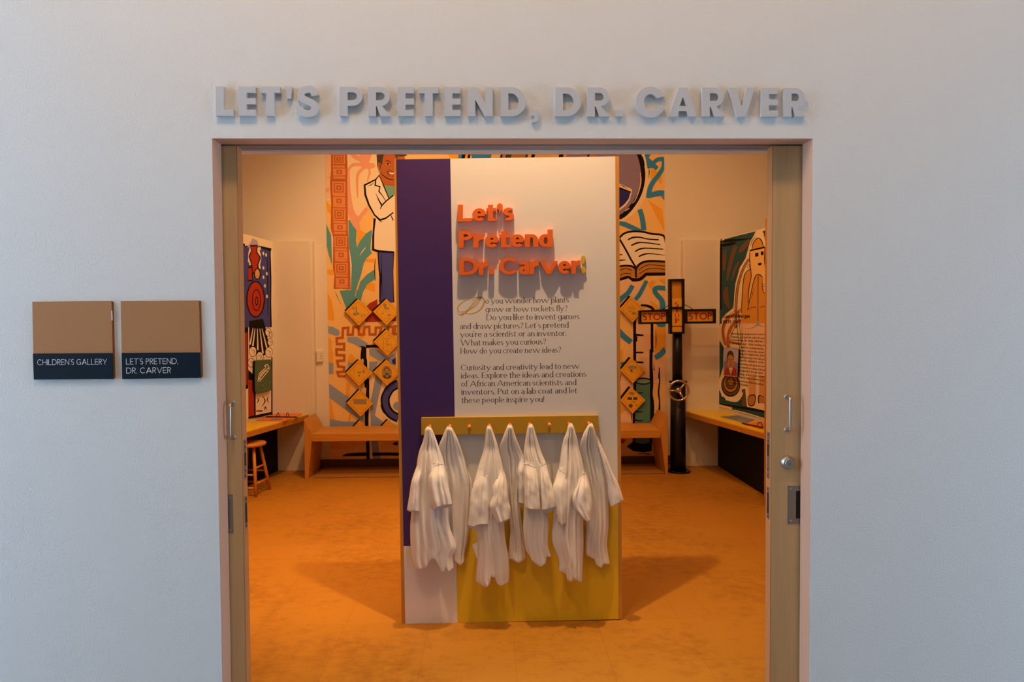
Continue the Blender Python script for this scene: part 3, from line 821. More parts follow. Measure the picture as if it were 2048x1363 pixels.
def drape(name, parent, L, R, hem, y_top, mid, bulge, folds, seed, cols=46, rows=54, lip=3.0, thick=.009, dome=True, top_front=None, wr=.003, tube=False):
    """a hanging length of cloth: outlines L/R and hem in pixels; mid(y) = depth of its middle; folds = [(u, half width, height)]"""
    rnd = random.Random(seed)
    if dome: folds = folds + [(.40 + rnd.uniform(-.05, .05), .045, -.016), (.58 + rnd.uniform(-.05, .05), .04, -.015), (.70 + rnd.uniform(-.03, .05), .03, -.008)]
    L = soften(L); R = soften(R)
    ph = [rnd.uniform(0, 6.28) for _ in range(6)]
    hx0, hx1 = hem[0][0], hem[-1][0]
    hemu = [((x - hx0) / (hx1 - hx0), y) for x, y in hem]
    def hy(u):
        for (u0, y0), (u1, y1) in zip(hemu, hemu[1:]):
            if u <= u1 or u1 == hemu[-1][0]: return y0 + (y1 - y0) * (u - u0) / max(u1 - u0, 1e-6)
        return hemu[-1][1]
    rowsP = []
    for i in range(rows + 1):
        v = i / rows; front = []; back = []
        for j in range(cols + 1):
            u = j / cols; yh = hy(u); y = y_top + (yh - y_top) * v
            xl, xr = interp(L, y), interp(R, y); x = xl + (xr - xl) * u
            g = sst(0.0, .5, v); tipped = sst(y_top - 1, y_top + 5, y) if dome else 1
            prof = max(1 - abs(2 * u - 1) ** 4, 0) ** .7 if tube else max(sin(pi * u), 0) ** .6
            f = 0
            for c, w, h in folds:
                d = abs(u - c + .012 * sin(9 * v + ph[0])) / w
                if d < 1: f += h * (cos(pi * d / 2) ** 2 if h > 0 else (1 - d) ** 1.3) * ((.35 + .65 * g) if h > 0 else sst(0, .06, v) * (1 - .8 * sst(.25, .7, v)))
            f += wr * (sin(7 * u + 5 * v + ph[1]) * sin(9 * v - 4 * u + ph[2]) + .45 * sin(15 * u - 9 * v + ph[3]) * sin(17 * v + 6 * u + ph[4])) * sst(.05, .25, v)
            edge = min(1.0, min(u, 1 - u) / .06)
            Yc = mid(y); grow = .3 + .7 * sst(0, .35, v)
            yf = Yc - bulge * prof * grow - f * edge
            if dome:
                tip = .028 * max(sin(pi * u), 0) ** .35 * (1 - sst(y_top + 20, y_top + 90, y))
                base = bulge * prof * grow
                yf = Yc - max(base, tip) - f * edge
                yf = Yc + (yf - Yc) * max(tipped, .25)
            front.append(at(x, y, yf))
            if 0 < j < cols:
                yb = Yc + thick * prof * (1.0 if not tube else 1.6)
                if not tube: yb += (yf + .004 - yb) * sst(.75, 1, v)
                ybk = y + (lip * prof * v if v > .6 else 0) * (v - .6) / .4 if v > .6 else y
                back.append(at(x, ybk, yb))
        rowsP.append(front + back[::-1])
    b = MB(); b.grid(rowsP, cloth, closed_u=True)
    if dome or True: b.face(rowsP[0][::-1], cloth, True)
    o = b.build(name, parent)
    bm = bmesh.new(); bm.from_mesh(o.data); bmesh.ops.recalc_face_normals(bm, faces=bm.faces); bm.to_mesh(o.data); bm.free()
    # surface lookup for seams: front point at (u, v)
    o_front = rowsP
    return o, o_front


def seam(parent, rowsP, cols, uv, r=.0012, name='seam'):
    b = MB(); pts = []
    R_ = len(rowsP) - 1
    for u, v in smooth_open(uv, 6):
        fi, fj = v * R_, u * cols; i, j = min(int(fi), R_ - 1), min(int(fj), cols - 1); a, c = fi - i, fj - j
        p = (rowsP[i][j] * (1 - a) * (1 - c) + rowsP[i + 1][j] * a * (1 - c) + rowsP[i][j + 1] * (1 - a) * c + rowsP[i + 1][j + 1] * a * c)
        pts.append(p + Vector((0, -.001, 0)))
    b.tube(pts, r, stitch, 6); b.build(name, parent)


def patch(parent, rowsP, cols, u0, u1, v0, v1, name='pocket', off=.0035):
    """a pocket sewn on the front of a coat"""
    R_ = len(rowsP) - 1; G = []
    for a in range(13):
        row = []
        for c in range(11):
            u = u0 + (u1 - u0) * c / 10; v = v0 + (v1 - v0) * a / 12 + (.012 * (c / 10 - .5) if a == 0 else 0)
            fi, fj = v * R_, u * cols; i, j = min(int(fi), R_ - 1), min(int(fj), cols - 1); s, t = fi - i, fj - j
            p = rowsP[i][j] * (1 - s) * (1 - t) + rowsP[i + 1][j] * s * (1 - t) + rowsP[i][j + 1] * (1 - s) * t + rowsP[i + 1][j + 1] * s * t
            row.append(p + Vector((0, -off * (1.8 if a == 0 else (.3 if a == 12 or c in (0, 10) else 1)), 0)))
        G.append(row)
    b = MB(); b.grid(G, cloth); b.grid([[p + Vector((0, .002, 0)) for p in r] for r in G], cloth); b.build(name, parent)


c1 = lambda x, y: (800 + x / 7.174, 820 + y / 7.174)
c2 = lambda x, y: (800 + x / 6.813, 980 + y / 6.813)
c3 = lambda x, y: (1020 + x / 7.175, 820 + y / 7.175)
c4 = lambda x, y: (1020 + x / 6.817, 980 + y / 6.817)


def depthline(y0, ya, y1, yb_, y2, yc):
    """depth of the cloth's middle: ya at pixel y0 (the peg), yb_ at y1, yc at y2"""
    def f(y):
        if y < y1: return ya + (yb_ - ya) * sst(y0, y1, y)
        return yb_ + (yc - yb_) * sst(y1, y2, y)
    return f


GROUP = 'white lab coats on the peg rail'
def coat(label, peg):
    p = pegs[peg]; return thing('lab_coat', label, 'lab coat', (p.x, YR - .045, p.z - .8), GROUP)


YT = YR - .046                 # depth of the hanging point on a peg
FR = depthline(850, YT, 940, YT - .006, 1130, .836)      # coats hanging in front
BK = depthline(850, YT, 940, .864, 1130, .888)           # coats hanging behind

# -- first peg from the left
k = coat('white lab coat on the leftmost peg, its right sleeve cuff open towards us', 0)
body, P_ = drape('coat_body', k, [(854, 852.5), (850.5, 856), (846, 881), (837.6, 903.6), (832.8, 933), (830, 966), (823, 1022), (820.5, 1053), (821, 1090), (823.5, 1119), (829, 1136)],
                 [(861.5, 852.5), (864, 857), (871, 874), (879.5, 898), (887.8, 923), (893, 966), (895.4, 1016), (899.8, 1053), (914, 1094), (906.5, 1110), (908, 1133)],
                 [(829, 1134), (839.6, 1135.6), (854, 1131), (864, 1117), (873, 1113), (882, 1139), (888, 1139.5), (892, 1131), (897, 1141), (908, 1133)], 852.2, FR, .035,
                 [(.30, .10, .012), (.52, .16, .016), (.70, .05, .012), (.86, .07, .010), (.12, .10, .008), (.60, .03, .008)], 3)
drape('sleeve', k, [(833, 932), (823, 961), (818.5, 990), (814, 1018)], [(846, 936), (841, 966), (839.5, 990), (839, 1019)], [(814, 1018.6), (822, 1020.5), (839, 1020.5)], 932, lambda y: YT - .020 - .012 * sst(932, 1000, y), .030, [(.35, .2, .008), (.7, .2, .008)], 11, 26, 26, dome=False, tube=True, wr=.002)
s_, SP = drape('sleeve', k, [(863.4, 931), (857, 948), (855.5, 966), (858.7, 1002), (866.8, 1019)], [(887.8, 923), (896, 966), (900.5, 987), (904.5, 1007)], [(866.8, 1019.4), (878, 1012.4), (890, 1008.6), (904.5, 1007)], 925, lambda y: YT - .030 - .018 * sst(925, 990, y), .036, [(.25, .2, .012), (.6, .12, .010), (.82, .1, .008)], 12, 30, 30, lip=7, dome=False, tube=True, wr=.0025)
seam(k, SP, 30, [(.04, .10), (.3, .055), (.6, .03), (.97, .02)])
patch(k, P_, 46, .66, .84, .745, .965)

# -- second peg
k = coat('white lab coat on the second peg from the left, no sleeve showing in front', 1)
body, P_ = drape('coat_body', k, [(895, 852), (892, 856), (883.6, 875.8), (877, 893), (872, 930), (872, 1000), (878, 1060), (890, 1100)],
                 [(902, 852), (905, 857), (915.7, 878.5), (928, 914.8), (936, 942.7), (941, 965), (941, 1000), (938.7, 1053), (935, 1082.7), (930, 1102), (928.4, 1122)],
                 [(890, 1104), (905.7, 1113.6), (914.5, 1124), (921.8, 1127.5), (928.4, 1121)], 851.6, BK, .022, [(.30, .06, .008), (.50, .10, .012), (.80, .08, .008), (.93, .04, .004)], 4)
drape('sleeve', k, [(935, 942), (938, 958), (940, 980)], [(936.6, 943), (945, 968), (942.5, 990)], [(940, 988), (942.5, 990)], 941, lambda y: .858, .012, [], 14, 10, 14, dome=False, wr=.001)

# -- fourth peg
k = coat('white lab coat on the fourth peg, right sleeve bent inward over the front', 3)
body, P_ = drape('coat_body', k, [(975, 850), (973, 853.5), (970, 875.8), (966.6, 900.8), (957.5, 928.7), (952, 956), (950, 1000), (951, 1053), (954, 1081), (954, 1115), (951, 1159), (956, 1166)],
                 [(981.6, 850), (983, 853.5), (991, 875.8), (998, 900.8), (1007, 939.9), (1010, 970), (1009, 1010), (1008.4, 1046), (1011, 1080), (1017, 1112), (1018.7, 1141), (1018.7, 1162)],
                 [(952, 1160), (963, 1171), (970, 1171), (980.5, 1162.7), (982, 1150), (989.5, 1151), (995, 1166), (1001, 1169), (1018.7, 1161.5)], 849.6, FR, .038,
                 [(.28, .10, .012), (.42, .05, .012), (.55, .05, .016), (.78, .15, .014), (.12, .1, .008)], 5)
s_, SP = drape('sleeve', k, [(957.5, 929.5), (949.8, 956.6), (945, 973), (940, 994), (938.7, 1016.7), (935.8, 1048)], [(975, 940), (977, 962), (978.4, 987), (978.3, 1024), (977, 1047)], [(935.8, 1048.6), (945, 1052), (958.5, 1047.4), (977, 1047.4)], 934, lambda y: YT - .028 - .016 * sst(934, 1010, y), .030, [(.5, .15, .012), (.25, .1, .006)], 15, 28, 34, lip=7, dome=False, tube=True)
seam(k, SP, 28, [(.04, .22), (.35, .12), (.7, .14), (.97, .2)])
s_, SP = drape('sleeve', k, [(1004, 941), (988, 966), (984, 980), (984, 994), (978.3, 1012), (983, 1025), (994, 1045)], [(1007.7, 939.9), (1014.7, 966), (1017.5, 1001), (1021.4, 1016), (1020, 1035)], [(994, 1046), (1008, 1041), (1020, 1035.5)], 939, lambda y: YT - .030 - .018 * sst(939, 1010, y), .034, [(.3, .12, .010), (.62, .16, .012)], 16, 30, 34, lip=3, dome=False, tube=True, wr=.003)
seam(k, SP, 30, [(.05, .03), (.04, .2), (.06, .36), (.05, .5)])
patch(k, P_, 46, .64, .95, .735, .975)
b = MB(); b.prism([at(944.8, 1090, .822), at(955, 1083.5, .818), at(957, 1116, .820), at(953.4, 1115, .822)], (0, .006, 0), cloth); b.build('pocket_flap', k)

# -- fifth peg
k = coat('white lab coat on the middle peg, mostly hidden between two coats in front', 4)
body, P_ = drape('coat_body', k, [(1016, 848.6), (1013, 855), (1006, 873), (998.6, 898), (1002, 930), (1012, 990), (1020, 1053), (1019, 1080), (1017, 1102), (1016, 1116)],
                 [(1023.4, 848.6), (1026, 855), (1032.5, 875.7), (1043.7, 903.6), (1049, 915), (1046, 945), (1040, 990), (1041, 1020), (1044, 1046), (1048.6, 1082.7), (1051.5, 1113.5)],
                 [(1016, 1118), (1023, 1115.7), (1033, 1121), (1039, 1122), (1047, 1118.6), (1051.5, 1113)], 848.2, BK, .022, [(.35, .08, .008), (.55, .06, .011), (.78, .06, .008)], 6)
drape('sleeve', k, [(1041, 919), (1034.6, 940), (1035.6, 970), (1036.6, 1003)], [(1050, 914), (1051, 940), (1050, 980), (1048.8, 1006)], [(1036.6, 1004), (1048.8, 1006)], 915, lambda y: YT + .012, .028, [(.5, .2, .006)], 17, 20, 26, dome=False, tube=True)

# -- sixth peg
k = coat('white lab coat on the sixth peg, both sleeves meeting in a fold at the front', 5)
body, P_ = drape('coat_body', k, [(1057.4, 847), (1055.5, 852), (1052, 868.8), (1049, 889.7), (1047, 906), (1048.6, 930), (1048, 959), (1048, 1010), (1046, 1060), (1050.8, 1097), (1054, 1108)],
                 [(1064.4, 847), (1067, 852), (1074, 875.7), (1082.7, 903.6), (1092, 926), (1095, 954), (1095, 1019.6), (1097.7, 1046), (1096.3, 1082.7), (1098, 1096), (1103.6, 1112)],
                 [(1052, 1099), (1062.5, 1119), (1075.7, 1128), (1081.6, 1129.6), (1091, 1123.8), (1092, 1111), (1103.6, 1112.8)], 846.8, FR, .034,
                 [(.35, .06, .014), (.55, .05, .014), (.80, .08, .014), (.2, .1, .008)], 7)
s_, SP = drape('sleeve', k, [(1047.6, 924), (1048, 959), (1048.6, 1005), (1049.3, 1013)], [(1071.6, 930), (1077, 959), (1080.6, 1000), (1081.6, 1017)], [(1049.3, 1014), (1062, 1017), (1081.6, 1018)], 925, lambda y: YT - .030 - .016 * sst(925, 1000, y), .030, [(.3, .2, .010), (.7, .2, .008), (.95, .06, .01)], 18, 28, 32, lip=2, dome=False, tube=True, wr=.0025)
seam(k, SP, 28, [(.04, .02), (.35, .03), (.7, .07), (.95, .09)])
s_, SP = drape('sleeve', k, [(1078.5, 931), (1080, 959), (1081.8, 1000), (1082.4, 1016)], [(1092, 924), (1099.4, 953.8), (1105, 972), (1112.7, 1006)], [(1082.4, 1018), (1092, 1018), (1104, 1014.6), (1114, 1010.6)], 925, lambda y: YT - .028 - .016 * sst(925, 1000, y), .030, [(.1, .1, .01), (.45, .2, .010)], 19, 28, 32, lip=8, dome=False, tube=True, wr=.0025)
seam(k, SP, 28, [(.04, .09), (.35, .05), (.7, .02), (.96, .0)])

# -- eighth peg
k = coat('white lab coat on the eighth peg, the one hanging lowest right of centre', 7)
body, P_ = drape('coat_body', k, [(1137.4, 846), (1135.7, 850.7), (1133, 863), (1127, 878.5), (1122.4, 900.8), (1118, 934), (1114, 960), (1110, 1000), (1107, 1028), (1103.6, 1079.7), (1116.8, 1119), (1116.8, 1138), (1122, 1143)],
                 [(1144, 846), (1146.6, 850.7), (1152.4, 868.8), (1158, 893.9), (1166.3, 926), (1170, 950), (1170, 1000), (1166.7, 1041.6), (1167.4, 1082.7), (1166, 1126.7), (1165, 1163)],
                 [(1117, 1139), (1128.5, 1146), (1131.5, 1158), (1141.8, 1158), (1147.6, 1153.8), (1158, 1161), (1165, 1164)], 845.6, FR, .040,
                 [(.30, .06, .010), (.48, .10, .020), (.72, .06, .014), (.86, .08, .008)], 8)
s_, SP = drape('sleeve', k, [(1117.6, 934), (1110.6, 956.6), (1105.7, 973), (1108, 1001), (1114, 1036), (1116, 1043)], [(1136, 946), (1136.4, 980), (1136, 1016.7), (1132.6, 1044)], [(1116, 1043), (1124, 1048), (1132.6, 1044.5)], 937, lambda y: YT - .026 - .016 * sst(937, 1010, y), .030, [(.5, .3, .010)], 20, 28, 32, lip=4, dome=False, tube=True)
seam(k, SP, 28, [(.04, .0), (.35, .03), (.7, .08), (.96, .12)])
s_, SP = drape('sleeve', k, [(1162, 948), (1153.8, 967.7), (1145, 991), (1146, 1009), (1159, 1028), (1168, 1038)], [(1170.4, 943), (1176, 958), (1183, 985), (1186, 1010), (1184, 1034)], [(1168, 1038), (1174, 1041), (1184, 1038)], 944, lambda y: YT - .030 - .018 * sst(944, 1010, y), .034, [(.15, .1, .012), (.5, .2, .012)], 21, 30, 34, lip=2, dome=False, tube=True, wr=.0025)
seam(k, SP, 30, [(.04, .06), (.35, .03), (.7, .01), (.95, .0)])

# -- ninth peg
k = coat('white lab coat on the rightmost peg, one sleeve sticking out past the board', 8)
body, P_ = drape('coat_body', k, [(1177.6, 846), (1174.7, 852), (1167.7, 864.6), (1162, 881), (1159.4, 898), (1164, 930), (1170, 980), (1172.6, 1043), (1169.6, 1101.8), (1170, 1110)],
                 [(1184.2, 846), (1187, 851), (1192, 867.4), (1197, 887), (1206, 925), (1214, 965), (1216.6, 1010.8), (1217.3, 1049), (1214.4, 1082.7), (1215, 1097), (1220, 1126)],
                 [(1170, 1106), (1189.4, 1115), (1191.6, 1125), (1203, 1132.6), (1208, 1125), (1220, 1126.7)], 845.6, BK, .024, [(.32, .07, .010), (.48, .05, .011), (.66, .06, .011), (.86, .07, .008)], 9)
s_, SP = drape('sleeve', k, [(1190, 872), (1203, 917), (1213, 955), (1216, 990), (1221, 1012)], [(1193.5, 871), (1201, 887), (1215, 917.6), (1226, 945.4), (1237.4, 967.7), (1247.4, 998)], [(1221, 1013), (1234, 1006), (1247.6, 998.6)], 873, lambda y: .850 - .012 * sst(900, 990, y), .034, [(.3, .15, .012), (.7, .2, .008)], 22, 28, 36, lip=1.5, dome=False, tube=True)
seam(k, SP, 28, [(.05, .42), (.4, .37), (.95, .30)])
for q in ((1190.5, 1117),):
    pass
# ================================================================ PAINTED MURALS
PC = dict(cream=(.92, .76, .52), white=(.93, .86, .74), amber=(.93, .62, .24), orange=(.90, .44, .05), rust=(.52, .15, .045), rustl=(.80, .32, .12), pink=(.86, .42, .30),
          teal=(.12, .37, .44), blue=(.05, .28, .62), grey=(.30, .40, .62), black=(.012, .009, .009), navy=(.075, .09, .40), deep=(.035, .035, .25), skin=(.50, .15, .045), hair=(.08, .06, .05),
          maroon=(.40, .05, .03), mauve=(.29, .24, .42), brown=(.55, .26, .07), sage=(.20, .44, .38), green=(.10, .26, .24), peach=(.90, .62, .42), red=(.45, .05, .03),
          moss=(.035, .10, .13), umber=(.17, .10, .05), tan=(.72, .42, .18), gold=(.74, .36, .06), stone=(.50, .48, .72), lips=(.75, .10, .04))
def paint(n): return mat('paint_' + n, PC[n], .75, spec=.08)


class Mural:
    def __init__(s, place, step=.000015):
        s.place = place; s.b = MB(); s.k = 0; s.step = step; s.cv = lambda x, y: (x, y); s.lim = None

    def pl(s, x, y, d):
        if s.lim:
            a, c = s.lim(y); x = min(max(x, a), c)
        return s.place(x, y, d)

    def tri(s, pts, m, d):
        P = [s.pl(x, y, d) for x, y in pts]
        for t in tessellate_polygon([[Vector((x, y, 0)) for x, y in pts]]): s.b.face([P[i] for i in t], m)

    def poly(s, c, pts, sm=0):
        s.k += 1
        if sm: pts = [(v.x, v.y) for v in smooth_closed(pts, sm)]
        s.tri([s.cv(*p) for p in pts], paint(c), s.k * s.step)

    def stroke(s, c, w, pts, sm=5):
        s.k += 1; d = s.k * s.step
        if sm: pts = smooth_open(pts, sm)
        L, R = ribbon(pts, w); m = paint(c)
        for i in range(len(L) - 1):
            s.b.face([s.pl(*s.cv(q.x, q.y), d) for q in (L[i], L[i + 1], R[i + 1], R[i])], m)

    def ell(s, c, cx, cy, rx, ry, n=28):
        s.poly(c, [(cx + rx * cos(2 * pi * k / n), cy + ry * sin(2 * pi * k / n)) for k in range(n)])

    def rect(s, c, x0, y0, x1, y1): s.poly(c, [(x0, y0), (x1, y0), (x1, y1), (x0, y1)])


def cvt(ox, oy, sc): return lambda x, y: (ox + x / sc, oy + y / sc)


# ---------------------------------------------------------------- the big back wall mural
PY = YB - .004
M = Mural(lambda x, y, d: at(x, y, PY - d))
LIM = lambda y: (650.3 + (y - 310) * .0178, 1328.4 + (y - 310) * .0085)
ytop = -20
q_ = [at(LIM(ytop)[0], ytop, PY), at(LIM(ytop)[1], ytop, PY), at(LIM(912)[1], 912, PY), at(LIM(918.5)[0], 918.5, PY)]
M.b.prism(q_, (0, .0035, 0), paint('amber')); M.lim = LIM
# cylinder of painted upper ground (continues above the doorway head) and the middle that the board hides
M.poly('cream', [(655, 230), (790, 230), (790, 398), (654, 400)]); M.poly('amber', [(800, 230), (1230, 230), (1230, 600), (800, 600)])
M.poly('orange', [(860, 240), (900, 240), (1000, 420), (960, 430)]); M.poly('blue', [(930, 250), (960, 250), (990, 330), (1060, 360), (1040, 390), (960, 350)], 4)
M.poly('cream', [(820, 560), (1225, 560), (1225, 910), (820, 910)]); M.poly('grey', [(840, 610), (1180, 700), (1170, 740), (835, 650)]); M.stroke('orange', 30, [(1000, 600), (1100, 720), (1190, 900)])
M.stroke('rust', 5.2, [(790, 668), (790, 652), (812, 652), (812, 668), (834, 668), (834, 652), (856, 652), (856, 668)], 0)
M.poly('navy', [(800, 500), (834, 500), (830, 640), (798, 640)]); M.poly('white', [(796, 380), (842, 380), (842, 500), (796, 500)]); M.poly('sage', [(784, 372), (812, 372), (800, 400)]);
M.poly('skin', [(785, 300), (806, 300), (810, 340), (800, 362), (785, 366)], 4); M.poly('hair', [(770, 285), (812, 285), (812, 312), (770, 306)], 3)
for x0, x1, c in ((916, 926, 'blue'), (923, 930, 'black'), (930, 935, 'orange'), (935, 940, 'black'), (944, 982, 'blue'), (1000, 1004, 'black'), (1004, 1009, 'brown'), (1010, 1055, 'hair'), (1022, 1050, 'brown'), (1062, 1069, 'black'), (1117, 1126, 'black'), (1126, 1136, 'orange'), (1132, 1240, 'mauve'), (1174, 1234, 'black'), (1178, 1230, 'brown')):
    M.poly(c, [(x0 + 6, 285), (x1 + 6, 285), (x1 - 4, 335), (x0 - 4, 335)])
# -- upper left
M.cv = cvt(640, 300, 8.519)
M.rect('peach', 70, 60, 200, 825)
M.stroke('pink', [3, 7, 3], [(72, 165), (100, 125), (150, 92)]); M.stroke('pink', [4, 14, 8], [(108, 490), (150, 465), (185, 455)])
M.poly('pink', [(82, 655), (150, 630), (162, 700), (85, 730)])
M.poly('orange', [(83, 870), (190, 950), (190, 1100), (130, 1045)])
M.poly('cream', [(450, 60), (1010, 60), (1010, 560), (800, 960), (630, 1190), (540, 1000), (460, 870)])
M.poly('pink', [(505, 60), (890, 60), (835, 215), (930, 225), (942, 292), (850, 322), (780, 322), (735, 312), (655, 225), (690, 200), (630, 178), (552, 130)])
M.poly('cream', [(600, 60), (690, 60), (660, 105)])
M.stroke('pink', [60, 55, 45, 60, 60, 90, 120, 130], [(700, 250), (570, 250), (490, 330), (478, 450), (492, 700), (505, 900), (530, 1060), (600, 1190)])
M.stroke('pink', [60, 55, 50, 45, 40, 30, 10], [(755, 290), (660, 385), (635, 470), (633, 600), (637, 720), (643, 822)])
M.stroke('pink', [40, 36, 30, 22], [(835, 310), (845, 390), (828, 450), (808, 535)])
M.stroke('pink', [60, 75, 85, 90], [(800, 990), (730, 1090), (660, 1180), (600, 1230)])
M.poly('amber', [(825, 1045), (720, 1140), (670, 1250), (690, 1363), (690, 1450), (890, 1450), (895, 1150)])
M.poly('pink', [(500, 1100), (660, 1120), (668, 1240), (690, 1330), (665, 1500), (620, 1490)])
# -- lower left: leaves
M.cv = cvt(640, 440, 8.519)
M.poly('orange', [(618, 165), (690, 165), (780, 222), (690, 330), (640, 440)])
M.poly('teal', [(484, 0), (510, 0), (560, 90), (620, 165), (615, 350), (630, 462), (690, 340), (780, 230), (885, 160), (870, 480), (885, 560), (790, 655), (745, 740), (700, 930), (650, 1080), (610, 1200), (640, 1190),
              (690, 1040), (800, 925), (935, 835), (948, 1000), (810, 1090), (735, 1220), (685, 1400), (470, 1560), (330, 1200), (520, 1185), (530, 800), (505, 560), (488, 300)])
M.stroke('cream', [2, 16, 10], [(678, 605), (720, 535), (778, 462)]); M.stroke('tan', [16, 14, 8, 4], [(602, 1300), (620, 1200), (650, 1080), (690, 980)])
M.poly('teal', [(90, 60), (140, 140), (190, 260), (207, 770), (150, 600), (100, 440)])
M.poly('orange', [(108, 840), (170, 830), (222, 850), (225, 950), (110, 915)]); M.poly('orange', [(114, 1225), (195, 1363), (240, 1600), (240, 1720), (118, 1690)])
M.poly('orange', [(790, 660), (942, 655), (932, 722), (765, 712)]); M.poly('orange', [(790, 1110), (860, 1060), (940, 1080), (935, 1228), (770, 1165)])
M.stroke('teal', [4, 14, 10, 3], [(260, 1205), (290, 1290), (320, 1363), (362, 1440)])
# -- rust column of squares
M.poly('white', [(200, 200), (225, 800), (240, 990), (260, 990), (250, 200)]); M.poly('white', [(505, 500), (540, 770), (525, 1190), (480, 1190), (480, 500)])
M.cv = cvt(640, 300, 8.519)
M.poly('rust', [(188, 60), (458, 60), (470, 280), (462, 520), (470, 900), (476, 1363), (515, 1970), (522, 2378), (376, 2358), (230, 2362), (244, 2150), (220, 2010), (224, 1500), (182, 1325), (190, 900), (172, 640), (172, 510), (188, 350)])
def tile(cx, cy, w, h, big):
    M.poly('rustl', [(cx - w, cy - h), (cx + w * 1.02, cy - h * .98), (cx + w, cy + h), (cx - w * .98, cy + h * 1.02)])
    for f, c in ((.78, 'rust'), (.58, 'rustl'), (.40, 'rust'), (.15, 'rustl')) if big else ((.44, 'rust'), (.20, 'rustl')):
        g = f if big else f * 1.35
        M.poly(c, [(cx - w * f, cy - h * g), (cx + w * f, cy - h * g * .97), (cx + w * f * .98, cy + h * g), (cx - w * f, cy + h * g)])
for cx, cy, w, h, big in ((320, 150, 104, 85, 1), (328, 372, 106, 60, 0), (320, 640, 110, 105, 1), (326, 865, 104, 66, 0), (328, 1092, 106, 100, 1), (340, 1315, 106, 60, 0),
                          (352, 1558, 108, 95, 1), (360, 1787, 106, 66, 0), (362, 2012, 108, 95, 1), (372, 2237, 102, 62, 0)): tile(cx, cy, w, h, big)
for cx, cy in ((320, 280), (328, 467), (325, 766), (328, 955), (332, 1222), (340, 1410), (358, 1692), (362, 1878), (368, 2137), (374, 2326)): M.poly('rustl', [(cx - 104, cy - 20), (cx + 104, cy - 16), (cx + 104, cy + 20), (cx - 104, cy + 16)])
# -- person in a white coat
M.poly('hair', [(962, 40), (1290, 40), (1330, 140), (1240, 140), (1080, 150), (1056, 268), (1010, 240), (1000, 350), (975, 270)])
M.poly('skin', [(1095, 60), (1260, 60), (1310, 150), (1325, 350), (1290, 470), (1230, 500), (1150, 478), (1035, 392), (1008, 370), (988, 300), (988, 228), (1005, 208), (1032, 232), (1058, 262), (1068, 150)])
M.poly('skin', [(1018, 370), (1150, 490), (1320, 500), (1320, 615), (1200, 612), (1080, 592), (1010, 450)])
M.stroke('black', [5, 14, 14, 6], [(1030, 385), (1100, 450), (1180, 495), (1300, 505)]); M.stroke('black', [5, 12, 6], [(1000, 240), (1025, 262), (1022, 320)])
M.stroke('black', [3, 13, 6], [(1110, 190), (1155, 180), (1210, 212)]); M.poly('white', [(1118, 242), (1150, 228), (1195, 246), (1150, 256)]); M.ell('black', 1155, 241, 15, 14)
M.stroke('black', [4, 9, 4], [(1115, 238), (1150, 224), (1200, 244)]); M.stroke('black', [3, 9, 4], [(1160, 322), (1190, 348), (1225, 352)])
M.poly('black', [(1138, 362), (1230, 372), (1300, 366), (1290, 430), (1230, 446), (1180, 428), (1150, 395)]); M.poly('lips', [(1150, 390), (1180, 405), (1235, 415), (1290, 400), (1270, 432), (1210, 440)]); M.poly('white', [(1155, 374), (1235, 384), (1290, 380), (1240, 412), (1190, 404)])
M.ell('black', 1022, 352, 24, 26); M.ell('sage', 1022, 352, 19, 21)
M.poly('white', [(1000, 432), (1040, 500), (1165, 815), (1250, 770), (1420, 800), (1420, 1730), (900, 1725), (915, 1500), (940, 1160), (890, 1090), (830, 930), (778, 760), (752, 598), (940, 500)])
M.poly('sage', [(1085, 592), (1200, 616), (1320, 612), (1320, 740), (1180, 812)])
M.poly('black', [(1085, 588), (1180, 815), (1165, 822), (1060, 575)])
for w, p in (([14, 22, 30, 34, 30, 26, 34, 26, 20], [(1012, 425), (950, 500), (760, 596), (772, 760), (832, 930), (925, 1100), (1020, 1192), (1120, 1160), (1250, 1062)]), ([22, 24, 16, 22, 14, 10], [(948, 500), (940, 602), (1022, 622), (1004, 704), (1060, 772), (1118, 862)]),
             ([12, 16, 14], [(1010, 440), (1080, 590), (1172, 822)]), ([22, 22, 24, 8], [(1250, 770), (1130, 865), (1050, 945), (1026, 1010)]), ([4, 20, 26], [(952, 735), (1000, 850), (1050, 935)]), ([5, 14, 5], [(818, 616), (870, 592), (922, 548)]), ([3, 10, 3], [(1008, 1230), (1040, 1222), (1082, 1208)]), ([8, 20, 10], [(1205, 1105), (1235, 1170), (1250, 1200)])): M.stroke('black', w, p, 0)
M.cv = cvt(640, 440, 8.519)
M.poly('navy', [(985, 545), (1262, 545), (1245, 1000), (1250, 1400), (1010, 1400), (1005, 800)])
M.stroke('black', [40, 36, 34, 38, 40, 30], [(932, -30), (908, 200), (906, 380), (905, 500), (990, 530), (1262, 545)], 0); M.stroke('white', [5, 8, 10, 6], [(908, 0), (892, 200), (870, 400), (865, 535)])
M.stroke('cream', [8, 10, 8], [(870, 540), (985, 556), (998, 1380)], 0)
M.stroke('black', [18, 22, 28, 34, 26, 20], [(988, 550), (1005, 800), (1025, 920), (1040, 960), (1025, 1150), (1020, 1400)]); M.stroke('black', [6, 8, 14, 6], [(1048, 560), (1050, 760), (1050, 900), (1060, 1300)]); M.stroke('black', [14, 10, 16], [(1258, 560), (1245, 900), (1258, 1400)])
M.stroke('black', [4, 13, 13, 6], [(948, 645), (935, 750), (934, 900), (941, 1035)])
